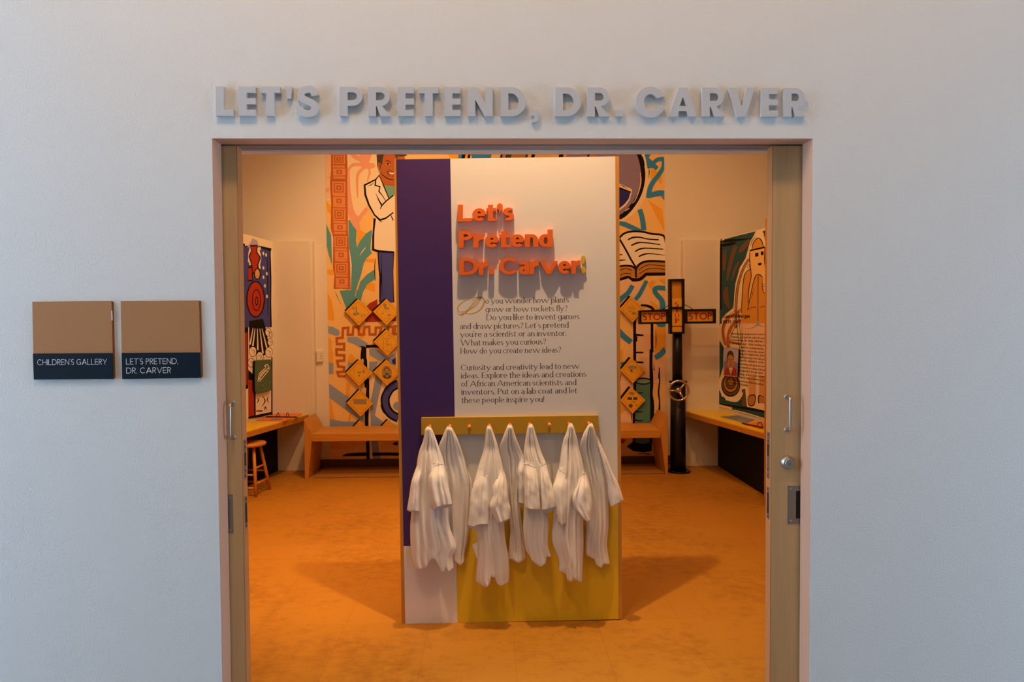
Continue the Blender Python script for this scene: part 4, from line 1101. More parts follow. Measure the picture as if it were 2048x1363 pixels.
# -- below: diamonds' ground
M.cv = cvt(640, 590, 8.02)
M.poly('maroon', [(750, 175), (790, 130), (920, 65), (922, 200), (850, 262), (1010, 330), (1215, 330), (1215, 412), (970, 425), (740, 432), (715, 405), (835, 272)])
M.poly('grey', [(118, 498), (205, 505), (300, 560), (314, 590), (310, 635), (255, 648), (118, 603)]); M.poly('orange', [(128, 680), (190, 720), (192, 880), (217, 945), (205, 1060), (136, 1085)])
M.poly('grey', [(134, 1085), (216, 1085), (216, 1260), (136, 1264)]); M.poly('grey', [(440, 672), (588, 665), (680, 720), (762, 770), (760, 850), (690, 870), (600, 810), (520, 772), (440, 745)])
M.poly('orange', [(640, 500), (690, 520), (745, 620), (680, 695), (625, 650)]); M.poly('orange', [(485, 932), (560, 1000), (552, 1085), (445, 1078), (455, 1000)]); M.poly('grey', [(450, 1085), (560, 1080), (560, 1160), (450, 1180)])
M.poly('cream', [(745, 845), (792, 880), (800, 1300), (745, 1400)]); M.poly('cream', [(930, 850), (1215, 860), (1215, 950), (1100, 1000)])
M.poly('grey', [(788, 858), (870, 850), (960, 900), (1080, 1010), (1215, 920), (1215, 1130), (1000, 1040), (950, 1060), (790, 950)]); M.poly('amber', [(785, 955), (960, 1058), (785, 1068)]); M.poly('grey', [(788, 1068), (930, 1062), (870, 1250), (790, 1180)])
M.stroke('rust', 40, [(1240, 622), (1168, 622), (1172, 505), (1095, 510), (1085, 600), (960, 610), (985, 515), (895, 520), (890, 628), (795, 628), (790, 505), (715, 508), (700, 630), (625, 630), (618, 508), (535, 510), (525, 632), (445, 632), (455, 522), (368, 528), (362, 682), (268, 690), (272, 782), (388, 780), (386, 872), (264, 866), (266, 958), (392, 962), (388, 1046), (276, 1052), (292, 1142), (386, 1150), (382, 1226), (278, 1232), (300, 1296), (408, 1298)], 0)
M.stroke('black', [50, 44, 44], [(735, 822), (860, 816), (960, 822)], 0); M.stroke('black', [8, 22], [(635, 815), (720, 835)], 0)
M.stroke('black', [70, 85, 95, 60, 52, 48, 46, 46], [(705, 830), (700, 900), (698, 1000), (726, 1060), (730, 1200), (730, 1360), (738, 1440), (740, 1480)], 3)
M.poly('amber', [(665, 1060), (680, 1010), (700, 1030), (700, 1080)])
M.poly('deep', [(1150, 1040), (1215, 1000), (1215, 1110), (1170, 1100)])
M.cv = cvt(640, 750, 6.49)
M.poly('cream', [(620, -40), (1012, -40), (1012, 660), (640, 660)]); M.poly('cream', [(640, 850), (670, 850), (690, 1085), (645, 1085)])
M.poly('grey', [(117, 108), (400, 310), (560, 520), (590, 620), (560, 600), (350, 460), (117, 290)]); M.poly('orange', [(117, 288), (150, 350), (186, 570), (122, 572)]); M.poly('orange', [(335, 96), (395, 96), (380, 285), (335, 260)]); M.poly('orange', [(380, 500), (408, 510), (395, 605), (360, 600)])
M.poly('grey', [(124, 568), (300, 600), (520, 605), (470, 720), (124, 700)])
M.poly('grey', [(725, -10), (832, -10), (800, 130), (765, 260), (712, 520), (860, 640), (1012, 652), (1012, 670), (750, 860), (770, 1000), (790, 1088), (690, 1088), (665, 860), (652, 480), (665, 300)])
M.poly('orange', [(124, 850), (460, 860), (440, 960), (124, 960)])
M.stroke('black', [44, 40, 52, 46, 46, 40], [(615, 40), (620, 200), (608, 420), (606, 640), (620, 900), (624, 1086)], 3)
M.stroke('black', [10, 36, 44, 46], [(295, 1046), (360, 1032), (480, 1026), (620, 1022)]); M.stroke('black', [46, 40, 44], [(680, 1024), (860, 1022), (1200, 1028)])
ringp = [(1020, 110), (920, 165), (862, 255), (845, 330), (868, 430), (930, 510), (1020, 555)]
M.stroke('black', 118, ringp); M.stroke('navy', [70, 74, 68, 66, 70], ringp); M.stroke('black', [6, 14, 6], [(785, 380), (820, 470), (895, 548)]); M.ell('grey', 1010, 400, 62, 56)
M.poly('black', [(930, 890), (1010, 855), (1010, 915)])
# -- right of the board
M.cv = cvt(1230, 300, 8.518)
M.stroke('cream', 130, [(440, 0), (480, 160), (520, 300), (535, 460), (505, 640), (450, 800), (350, 960), (230, 1080), (75, 1180), (-150, 1230)])
M.poly('mauve', [(-330, -60), (380, -60), (412, 170), (438, 330), (442, 480), (415, 660), (360, 810), (270, 940), (170, 1050), (75, 1115), (-150, 1150), (-330, 1150)])
M.stroke('black', [76, 72, 72, 74, 74, 76, 78, 76, 66], [(375, -10), (430, 130), (468, 290), (480, 440), (455, 620), (400, 780), (310, 930), (200, 1060), (75, 1145), (-150, 1190)])
M.stroke('peach', [10, 20, 18, 14, 6], [(428, 380), (442, 500), (418, 660), (345, 850), (290, 905)]); M.stroke('peach', [8, 18, 12], [(250, 985), (210, 1010), (170, 1035)])
M.poly('cream', [(-300, 520), (65, 565), (280, 660), (295, 690), (250, 850), (180, 950), (65, 1035), (-300, 1060)]); M.poly('deep', [(-300, 560), (65, 625), (268, 712), (232, 830), (165, 915), (65, 1000), (-300, 1020)])
M.stroke('black', [30, 26, 18], [(-100, 590), (65, 640), (272, 716)]); M.stroke('black', [4, 12, 3], [(70, 590), (140, 615), (215, 655)])
M.poly('orange', [(608, 320), (690, 335), (720, 385), (620, 490)]); M.poly('orange', [(735, 525), (790, 420), (797, 592)]); M.poly('orange', [(550, 838), (720, 950), (800, 1010), (850, 1400), (770, 1250), (620, 950)]); M.stroke('amber', [3, 10, 5], [(755, 985), (775, 1080), (782, 1150)])
M.poly('blue', [(498, 50), (625, 50), (575, 128), (640, 188), (745, 288), (698, 342), (640, 302), (552, 312), (530, 180)])
M.stroke('blue', [64, 70, 76], [(645, 225), (730, 160), (835, 150)]); M.stroke('blue', [60, 70, 76, 80, 84, 80], [(818, 150), (825, 280), (745, 420), (660, 530), (600, 640), (565, 810)]); M.stroke('blue', [70, 90, 100, 96], [(545, 785), (640, 758), (740, 735), (840, 735)])
M.poly('blue', [(790, 790), (840, 790), (840, 860)]); M.stroke('black', [3, 16, 4], [(574, 285), (582, 370), (577, 480)]); M.stroke('black', [6, 20, 20], [(466, 100), (482, 170), (500, 260)])
M.stroke('blue', [84, 86, 90, 92], [(420, 1010), (455, 1120), (480, 1260), (490, 1363)]); M.stroke('blue', [60, 84, 80, 40], [(60, 1240), (160, 1262), (300, 1320), (440, 1368)])
M.cv = cvt(1230, 450, 8.518)
M.poly('white', [(60, 240), (160, 140), (300, 95), (450, 100), (620, 140), (822, 165), (862, 300), (862, 612), (600, 600), (460, 635), (360, 715), (300, 700), (60, 690)])
M.poly('brown', [(60, 700), (290, 695), (350, 740), (352, 895), (270, 872), (60, 915)]); M.poly('brown', [(368, 745), (450, 655), (600, 622), (862, 632), (862, 822), (530, 822), (440, 890), (378, 890)])
for w, p in ((34, [(70, 220), (160, 140), (300, 106), (460, 112), (640, 150), (820, 176), (866, 300)]), (32, [(80, 240), (190, 430), (270, 580), (352, 715)]), ([22, 28, 22, 20, 24], [(220, 250), (300, 212), (420, 206), (550, 235), (746, 250)]), ([22, 28, 20, 18], [(275, 347), (370, 305), (480, 295), (772, 330)]), ([22, 26, 18, 18], [(340, 450), (430, 405), (550, 392), (822, 410)]), ([22, 26, 18, 8], [(405, 535), (490, 498), (600, 486), (850, 512)]),
             ([10, 22], [(70, 495), (118, 506)]), ([28, 10], [(60, 600), (182, 592)]), (32, [(60, 706), (150, 690), (280, 697), (352, 745)]), ([30, 34, 38, 38, 34], [(360, 895), (362, 740), (440, 650), (580, 612), (866, 620)]), ([40, 50, 60, 54, 52], [(60, 932), (220, 888), (290, 926), (420, 922), (530, 832)]), ([52, 50], [(520, 834), (866, 830)]),
             (11, [(78, 776), (170, 740), (290, 766)]), (11, [(78, 856), (170, 820), (282, 830)]), (11, [(408, 762), (500, 700), (610, 676), (862, 696)]), (11, [(412, 828), (550, 752), (700, 740), (862, 756)])): M.stroke('black', w, p)
M.poly('peach', [(60, 960), (230, 905), (300, 965), (440, 950), (560, 1200), (640, 1400), (60, 1400)]); M.poly('orange', [(560, 985), (640, 930), (692, 962), (605, 1095)]); M.poly('orange', [(735, 920), (852, 915), (852, 1012)]); M.poly('orange', [(600, 1270), (740, 1380), (745, 1480), (640, 1420)])
M.stroke('blue', [78, 82, 84, 90], [(302, 1025), (225, 1150), (120, 1240), (55, 1310)]); M.stroke('blue', [60, 70, 74, 66], [(540, 945), (470, 1080), (410, 1190), (345, 1270)])
M.stroke('blue', [80, 76, 80, 80, 84, 96, 100], [(866, 1075), (730, 1065), (675, 1100), (710, 1180), (790, 1270), (812, 1363), (805, 1440)])
M.cv = cvt(1230, 590, 8.518)
M.poly('peach', [(330, 230), (640, 230), (640, 1400), (330, 1400)]); M.poly('orange', [(690, 540), (862, 545), (862, 880), (775, 960), (680, 1020)]); M.poly('peach', [(680, 1120), (862, 1120), (862, 1500), (640, 1500)])
M.stroke('blue', [90, 95, 95], [(60, 600), (150, 700), (275, 800)]); M.stroke('blue', [88, 92, 96], [(680, 1062), (770, 1010), (866, 910)]); M.poly('blue', [(695, 480), (862, 480), (862, 520), (820, 542), (730, 532)]); M.poly('orange', [(85, 930), (138, 930), (130, 1120), (90, 1140)]); M.poly('blue', [(85, 1150), (185, 1125), (110, 1195)])
for w, p in ((48, [(335, 380), (334, 700), (336, 1000), (335, 1480)]), ([34, 40, 46, 46], [(440, 172), (540, 178), (620, 210), (662, 260)]), ([42, 46, 46, 52], [(632, 250), (630, 560), (632, 920), (636, 940)]), ([54, 52, 50], [(616, 920), (612, 1200), (616, 1480)]), ([40, 28], [(340, 672), (486, 684)]), (26, [(340, 975), (482, 976)]), (32, [(360, 1142), (484, 1145)]), ([4, 16, 6], [(692, 580), (700, 760), (694, 915)]), ([6, 16], [(662, 1175), (668, 1285)]), ([8, 28, 26], [(762, 1245), (752, 1340), (750, 1420)])): M.stroke('black', w, p, 3)
M.poly('black', [(350, 690), (382, 700), (378, 790), (350, 790)])
M.cv = cvt(1230, 740, 6.2)
M.poly('peach', [(60, 60), (240, 60), (240, 650), (60, 650)]); M.poly('orange', [(66, 440), (150, 492), (66, 545)]); M.poly('maroon', [(66, 50), (78, 60), (72, 125), (66, 110)])
M.poly('green', [(255, 140), (445, 140), (445, 660), (255, 660)]); M.poly('green', [(245, 800), (445, 800), (445, 900), (350, 925), (248, 905)])
M.ell('black', 350, 135, 100, 44); M.ell('sage', 350, 135, 84, 28); M.stroke('black', [34, 36, 34, 30], [(246, 140), (244, 300), (236, 500), (235, 900)], 3); M.stroke('black', [36, 40, 34, 50, 40], [(448, -40), (456, 150), (450, 300), (462, 450), (452, 900)], 3)
for y in (278, 512, 622): M.stroke('black', [18, 14, 12], [(250, y - 4), (300, y + 4), (346, y)])
M.stroke('black', [6, 16, 20, 16, 24, 26], [(545, -40), (554, 120), (540, 270), (552, 380), (550, 490), (552, 560)], 3); M.stroke('black', [4, 10, 4], [(200, 520), (205, 580), (208, 640)])
M.poly('black', [(145, 945), (220, 885), (350, 915), (455, 890), (458, 1000), (350, 1018), (225, 1000)]); M.stroke('black', [4, 8, 14], [(270, 1036), (360, 1034), (430, 1042)]); M.poly('maroon', [(72, 850), (140, 860), (105, 905), (72, 900)])
mur = M.b.build('wall_mural'); tag(mur, 'large painted mural with a white-coated figure, leaves and an open book across the back wall', 'mural')

# ---------------------------------------------------------------- left alcove mural: steam engine
def onL(x, y, d): return onplane(x, y, LP + LN * (.006 + d), LN)
def onR(x, y, d): return onplane(x, y, RP + RN * (.006 + d), RN)
def slab(pl, N, pts, c):
    M_ = Mural(pl); M_.b.prism([pl(x, y, 0) for x, y in pts], -N * .0055, paint(c)); return M_
M = slab(onL, LN, [(462, 461), (503, 472), (545.6, 483.6), (545.6, 828), (462, 845.6)], 'white'); M.lim = lambda y: (462.3, 545.4)
M.cv = cvt(480, 280, 4.009)
M.poly('navy', [(-60, 800), (62, 850), (62, 1500), (-60, 1500)]); M.stroke('black', [12, 20], [(-62, 795), (60, 852)]); M.poly('black', [(-60, 1470), (66, 1440), (66, 1990), (-60, 2020)]); M.poly('maroon', [(-40, 1560), (60, 1540), (60, 1960), (-40, 1985)])
M.poly('navy', [(60, 850), (150, 852), (246, 884), (250, 1500), (40, 1500)]); M.poly('stone', [(60, 800), (95, 785), (135, 800), (152, 850), (60, 860)]); M.poly('white', [(40, 760), (95, 765), (95, 800), (70, 840), (40, 850)])
M.stroke('black', [12, 20, 24], [(150, 852), (200, 866), (250, 880)]); M.stroke('black', [9, 12, 10, 14], [(240, 880), (246, 1100), (246, 1300), (248, 1500)], 3); M.stroke('black', [4, 8, 4], [(218, 905), (222, 1100), (224, 1400)])
for x, y in ((187, 908), (210, 920), (160, 868), (188, 1024), (215, 1070), (188, 1098), (200, 1168), (216, 1252), (158, 1018), (66, 820), (70, 965)): M.poly('white', [(x - 6, y - 10), (x + 5, y - 12), (x + 6, y + 12), (x - 5, y + 10)], 3)
M.stroke('white', 26, [(90, 860), (78, 930), (88, 1000)]); M.stroke('white', 20, [(140, 860), (160, 940), (148, 1010)])
M.poly('black', [(80, 840), (142, 840), (138, 895), (168, 940), (148, 1000), (148, 1070), (95, 1070), (90, 1000), (68, 930), (88, 890)]); M.poly('red', [(88, 852), (134, 852), (130, 897), (158, 940), (139, 1000), (139, 1062), (103, 1062), (98, 1000), (78, 930), (96, 892)])
M.poly('black', [(64, 1015), (100, 1015), (104, 1130), (64, 1130)]); M.poly('red', [(66, 1025), (94, 1025), (97, 1120), (66, 1120)]); M.ell('black', 139, 1072, 27, 46); M.ell('tan', 139, 1072, 19, 38)
M.ell('black', 125, 1275, 75, 148); M.ell('red', 125, 1275, 65, 137); M.ell('black', 132, 1282, 36, 88); M.ell('red', 132, 1282, 30, 80); M.ell('black', 134, 1290, 13, 36); M.ell('red', 134, 1290, 7, 26)
M.cv = cvt(480, 580, 3.588)
M.poly('white', [(60, 300), (228, 265), (228, 905), (60, 905)])
M.poly('black', [(66, 220), (165, 205), (186, 280), (218, 450), (150, 475), (66, 440)])
for p in ([(108, 275), (92, 400)], [(125, 275), (128, 430)], [(142, 275), (165, 455)], [(158, 275), (198, 435)], [(94, 270), (72, 390)]): M.stroke('white', [5, 12], p, 0)
for x, y, r in ((92, 440, 30), (142, 478, 30), (207, 445, 30), (216, 372, 20), (202, 300, 24), (80, 520, 26), (222, 320, 14)):
    M.ell('black', x, y, r * .82 + 3, r * 1.15 + 4); M.ell('white', x, y, r * .82, r * 1.15); M.stroke('mauve', [2, 6, 2], [(x - r * .4, y - r * .4), (x + r * .35, y - r * .2), (x + r * .2, y + r * .6)])
M.poly('maroon', [(60, 630), (108, 640), (108, 900), (60, 905)]); M.stroke('black', [6, 12, 10], [(108, 600), (106, 760), (108, 905)]); M.poly('black', [(60, 570), (90, 600), (104, 650), (60, 640)])
M.stroke('black', [2, 8, 2], [(160, 755), (180, 795), (155, 835)]); M.stroke('black', [2, 8, 2], [(125, 770), (132, 790), (122, 810)]); M.stroke('black', [3, 8, 3], [(175, 862), (182, 838), (192, 860)]); M.stroke('black', [6, 10], [(115, 866), (160, 866)]); M.stroke('black', [2, 7, 2], [(205, 760), (196, 785), (208, 810)])
M.stroke('black', [16, 20, 16], [(60, 915), (150, 898), (232, 880)]); M.stroke('black', [8, 10], [(229, 480), (229, 900)])
o = M.b.build('alcove_mural'); tag(o, 'painted mural of a red steam engine in snow, on the left alcove wall', 'mural')

# green raised panel on it
root = thing('picture_plaque', 'dark green rounded plaque with a line drawing of a rail device, above the left desk', 'plaque', onL(528, 752, .02), 'plaques on the alcove murals')
q4 = cvt(480, 580, 3.588)
pts = [(v.x, v.y) for v in smooth_closed([(108, 520), (116, 506), (160, 500), (212, 498), (224, 506), (228, 600), (228, 700), (222, 718), (180, 732), (130, 742), (116, 736), (108, 720), (106, 620)], 3)]
b = MB(); b.prism([onL(*q4(x, y), .030) for x, y in pts], -LN * .020, mat('plaque_green', (.05, .12, .055), .55, var=(120, .6, (.09, .18, .09))), black_lam); b.build('green_panel', root)
M = Mural(lambda x, y, d: onL(x, y, .0302 + d)); M.cv = q4
for p in ([(130, 655), (140, 600), (180, 560)], [(140, 655), (205, 575)], [(132, 640), (200, 560), (208, 570)], [(142, 640), (150, 605), (180, 575), (192, 580)], [(175, 545), (195, 532), (210, 560)], [(185, 560), (182, 540)]): M.stroke('white', 6, p, 3)
rnd = random.Random(2)
for i in range(60):
    x, y = rnd.uniform(122, 218), rnd.uniform(640, 720); M.stroke('sage', 2.5, [(x, y), (x + rnd.uniform(-5, 5), y + rnd.uniform(3, 9))], 0)
M.b.build('line_drawing', root)

# ---------------------------------------------------------------- right alcove mural
m1 = cvt(1420, 450, 6.815); m2c = cvt(1420, 620, 5.68)
M = slab(onR, RN, [(1439.8, 480), (1531, 456.6), (1545, 453), (1545, 842), (1531, 838), (1438, 812.5)], 'cream'); M.lim = lambda y: (1439.8 - (y - 480) * .005, 1560)
M.cv = m1
M.poly('moss', [(135, 290), (200, 190), (350, 150), (625, 82), (600, 135), (545, 230), (485, 450), (405, 580), (345, 800), (312, 1130), (190, 1230), (132, 1330)])
for w, p in (([20, 34, 20], [(215, 330), (205, 480), (195, 620)]), ([50, 60, 50, 20], [(350, 280), (300, 430), (270, 560), (230, 750)]), ([30, 60, 70, 30], [(540, 190), (490, 260), (440, 320), (400, 370)]), ([10, 36, 30, 10], [(395, 490), (350, 580), (320, 670), (300, 760)]), ([40, 70, 70, 20], [(225, 840), (215, 940), (230, 1040), (260, 1140)]), ([10, 20, 10], [(180, 330), (178, 500), (180, 620)])): M.stroke('umber', w, p)
M.stroke('black', [14, 40, 44, 20], [(122, 268), (190, 272), (270, 258), (350, 240)]); M.stroke('black', [14, 36, 36, 20, 8], [(136, 228), (220, 215), (330, 205), (450, 195), (560, 180)]); M.stroke('black', [8, 34, 30, 26, 26], [(152, 185), (150, 330), (145, 700), (145, 1000), (148, 1340)], 3)
M.poly('moss', [(716, 85), (770, 60), (780, 260), (755, 240), (738, 130)]); M.stroke('black', [6, 12], [(730, 145), (775, 128)])
M.poly('white', [(545, 340), (560, 250), (600, 180), (650, 150), (710, 175), (745, 280), (735, 300), (570, 340)])
M.poly('gold', [(578, 325), (582, 260), (605, 205), (648, 180), (695, 205), (722, 300)]); M.stroke('black', [8, 12, 14, 12], [(572, 330), (588, 245), (648, 176), (702, 210), (730, 305)]); M.stroke('black', [3, 9, 3], [(552, 290), (575, 210), (628, 155)])
M.poly('gold', [(548, 600), (470, 678), (440, 950), (428, 1120), (430, 1600), (515, 1600), (520, 1060), (560, 700)])
M.poly('amber', [(545, 345), (745, 298), (748, 560), (775, 760), (720, 770), (690, 685), (620, 690), (570, 880), (520, 1060), (535, 850), (562, 690), (552, 590), (540, 480)])
M.poly('gold', [(622, 692), (690, 682), (722, 800), (790, 900), (790, 1600), (512, 1600), (520, 1060), (570, 870)])
M.poly('black', [(543, 335), (745, 290), (748, 312), (575, 350), (545, 352)]); M.poly('black', [(615, 380), (660, 373), (660, 424), (615, 430)]); M.poly('black', [(692, 360), (729, 354), (729, 405), (694, 411)]); M.poly('black', [(655, 519), (702, 511), (704, 544), (656, 550)])
for w, p in (([10, 12, 10, 10], [(548, 598), (470, 680), (440, 930), (430, 1200)]), ([8, 12, 10, 12, 10], [(545, 340), (540, 480), (562, 690), (530, 860), (518, 1060)]), ([8, 14, 12, 10, 8], [(712, 720), (690, 684), (622, 690), (568, 880), (512, 1160)]), (9, [(656, 690), (654, 1000), (654, 1320)]), (7, [(530, 1145), (530, 1135), (615, 1112), (615, 1125)]), (7, [(700, 1130), (700, 1108), (770, 1105)]), ([8, 14, 10], [(748, 300), (744, 470), (760, 620)]), ([2, 7, 2], [(600, 860), (578, 940), (562, 1000)])): M.stroke('black', w, p, 3)
M.poly('peach', [(712, 790), (725, 772), (780, 772), (780, 940), (740, 925), (716, 880)]); M.stroke('black', [5, 10, 8], [(712, 700), (716, 870), (752, 935)]);
for y in (800, 832, 868): M.stroke('black', 5, [(716, y), (745, y + 6)], 0)
M.poly('white', [(516, 535), (540, 520), (545, 580), (520, 590)]); M.stroke('black', 6, [(518, 540), (536, 530), (534, 585), (516, 585), (516, 540)], 0)
hose = [(532, 460), (470, 560), (420, 680), (378, 840), (358, 1020), (352, 1200), (350, 1400)]
M.stroke('black', [30, 34, 36, 34], hose); M.stroke('brown', [18, 20, 22, 20], hose); M.stroke('black', [2, 6, 3], [(345, 800), (326, 950), (322, 1150)]); M.stroke('brown', [30, 44, 40], [(425, 1140), (390, 1180), (360, 1190)])
M.cv = m2c
M.poly('peach', [(365, 150), (640, 150), (680, 560), (680, 980), (545, 960), (540, 500), (525, 960), (440, 975), (425, 700), (375, 420)]); M.stroke('grey', [3, 8, 18, 8, 3], [(375, 212), (480, 200), (543, 165), (590, 185), (650, 185)]); M.poly('grey', [(528, 175), (540, 120), (548, 120), (562, 175)]); M.poly('tan', [(435, 760), (520, 740), (520, 960), (445, 975)]); M.poly('tan', [(560, 740), (660, 760), (660, 990), (560, 960)])
M.stroke('white', [6, 14, 18, 18], [(541, 450), (540, 600), (538, 800), (536, 1090)], 3); M.stroke('white', [12, 14, 16], [(425, 330), (430, 500), (425, 620)], 3)
M.stroke('white', [28, 30, 26], [(402, 860), (418, 1010), (440, 1120)]); M.poly('moss', [(95, 850), (130, 975), (260, 1035), (400, 960), (425, 1112), (95, 1060)]); M.poly('umber', [(360, 900), (400, 890), (420, 1100), (370, 1080)])
M.poly('moss', [(104, -10), (140, -10), (150, 60), (108, 180)]); M.poly('moss', [(108, 340), (155, 420), (150, 640), (108, 780)]); M.stroke('moss', [30, 50, 60], [(250, 1110), (430, 1140), (680, 1215)]); M.stroke('black', [10, 26, 30, 26], [(96, 1060), (280, 1095), (450, 1118), (680, 1168)])
M.stroke('white', [40, 60, 40], [(360, 930), (300, 1010), (180, 1000)]); M.stroke('white', 30, [(125, 800), (120, 900), (190, 1000)])
for w, p in (([26, 30, 28, 24], [(330, 20), (210, 90), (150, 220), (178, 400)]), ([34, 38, 36, 34], [(350, 105), (250, 180), (205, 300), (205, 430)]), ([24, 26], [(215, 360), (350, 385)])): M.stroke('rust', w, p)
for w, p in (([3, 7, 3], [(290, 0), (170, 110), (135, 240), (160, 390)]), ([3, 7, 3], [(345, 150), (268, 220), (228, 330), (232, 420)]), (5, [(294, 0), (318, 300), (340, 440)]), (5, [(318, 0), (350, 300), (372, 520)])): M.stroke('black', w, p)
for f, c in ((1.0, 'black'), (.93, 'umber'), (.78, 'black'), (.72, 'brown'), (.56, 'black'), (.51, 'umber'), (.36, 'black'), (.31, 'brown')): M.ell(c, 235, 850 - (1 - f) * 60, 108 * f, 132 * f)
for pts in ([(428, 1000), (450, 965), (505, 958), (522, 1000), (500, 1078), (455, 1090), (432, 1062)], [(550, 968), (600, 975), (680, 1010), (680, 1075), (590, 1050), (548, 1052)]):
    M.poly('black', pts, 4); cx = sum(p[0] for p in pts) / len(pts); cy = sum(p[1] for p in pts) / len(pts); M.poly('brown', [(cx + (x - cx) * .82, cy + (y - cy) * .84) for x, y in pts], 4)
M.k += 1
body = [("arrett Morgan dropped out of school a", 245, 622, 277, 286), ("fourteen, yet spent his entire life learn", 242, 622, 312, 328), ("and meetings. His family called him a", 242, 615, 347, 366), ('"practical dreamer." When working w', 245, 620, 385, 410), ("a polish for sewing machine", 335, 610, 428, 450),
        ("needles, Garrett discovered", 332, 610, 468, 490), ("way to straighten hair. After", 332, 620, 503, 528), ("making money from this pro", 332, 622, 540, 570), ("Garrett continued to create", 332, 610, 578, 605), ("inventions. His gas mask wo", 332, 620, 618, 650), ("an award at a safety fair and", 332, 622, 655, 690),
        ("design led to the gas masks", 332, 605, 693, 725), ("today. Active in his commun", 332, 622, 732, 768), ("Garrett was a member of the", 332, 622, 768, 810), ("NAACP and started an African American", 205, 610, 793, 855), ("newspaper in Cleveland.", 205, 435, 828, 866)]
dT = (M.k + 1) * M.step
def onT(px, py): return onR(px, py, dT)
for t, x0, x1, y0, y1 in body:
    (X0, Y0), (X1, Y1) = m2c(x0, y0), m2c(x1, y1); lay_text(M.b, NARROW, t, X0, X1, Y0, Y1, 5.6, onT, paint('black'))
for t, x0, x1, y0, y1, em in (("Garrett Morgan", 150, 450, 90, 86, 11), ("(1875-1963)", 150, 348, 150, 150, 10)):
    (X0, Y0), (X1, Y1) = m2c(x0, y0), m2c(x1, y1); lay_text(M.b, Font(T=.14, t=.09, s=0, gap=.085, W=.85, xh=.5), t, X0, X1, Y0, Y1, em, onT, paint('black'))
(X0, Y0), (X1, Y1) = m2c(214, 318), m2c(240, 318); lay_text(M.b, NARROW, "G", X0, X1, Y0, Y1, 14, onT, paint('peach'))
o = M.b.build('alcove_mural'); tag(o, 'painted mural of a hooded figure with printed text on the right alcove wall', 'mural')

root = thing('picture_plaque', 'rounded portrait plaque of a person in a maroon jacket, on the right alcove wall', 'plaque', onR(1462, 753, .02), 'plaques on the alcove murals')
pts = [(v.x, v.y) for v in smooth_closed([(155, 440), (170, 428), (240, 428), (312, 442), (324, 460), (318, 600), (312, 742), (304, 756), (240, 752), (165, 742), (154, 728), (150, 600)], 3)]
b = MB(); b.prism([onR(*m2c(x, y), .030) for x, y in pts], -RN * .018, paint('stone'), black_lam); b.build('portrait_panel', root)
M = Mural(lambda x, y, d: onR(x, y, .0302 + d)); M.cv = m2c
M.poly('mauve', [(154, 580), (210, 560), (318, 600), (312, 740), (165, 735)]); M.poly('maroon', [(158, 735), (165, 680), (205, 640), (262, 640), (300, 670), (305, 750)]); M.poly('white', [(212, 650), (258, 650), (236, 742)]); M.poly('grey', [(228, 670), (244, 670), (240, 735), (232, 735)])
M.ell('black', 231, 545, 42, 88); M.ell('brown', 234, 568, 37, 92); M.poly('hair', [(195, 545), (198, 485), (230, 460), (262, 480), (270, 540), (250, 510), (215, 510)], 3); M.stroke('black', 5, [(210, 560), (224, 556)]); M.stroke('black', 5, [(244, 556), (258, 560)]); M.stroke('black', 4, [(234, 560), (238, 598), (228, 600)]); M.stroke('black', 5, [(220, 622), (250, 622)])
M.b.build('portrait', root)['label'] = 'painted head and shoulders'

# ================================================================ DIAMOND SIGNS ON THE BACK MURAL
sign_y = mat('sign_yellow', (.84, .46, .03), .45); sign_red = mat('sign_red', (.70, .10, .02), .5); sign_grey = mat('sign_grey', (.34, .27, .12), .6); sign_dark = mat('sign_ink', (.10, .07, .05), .6); sign_mid = mat('sign_mid', (.50, .30, .07), .6)


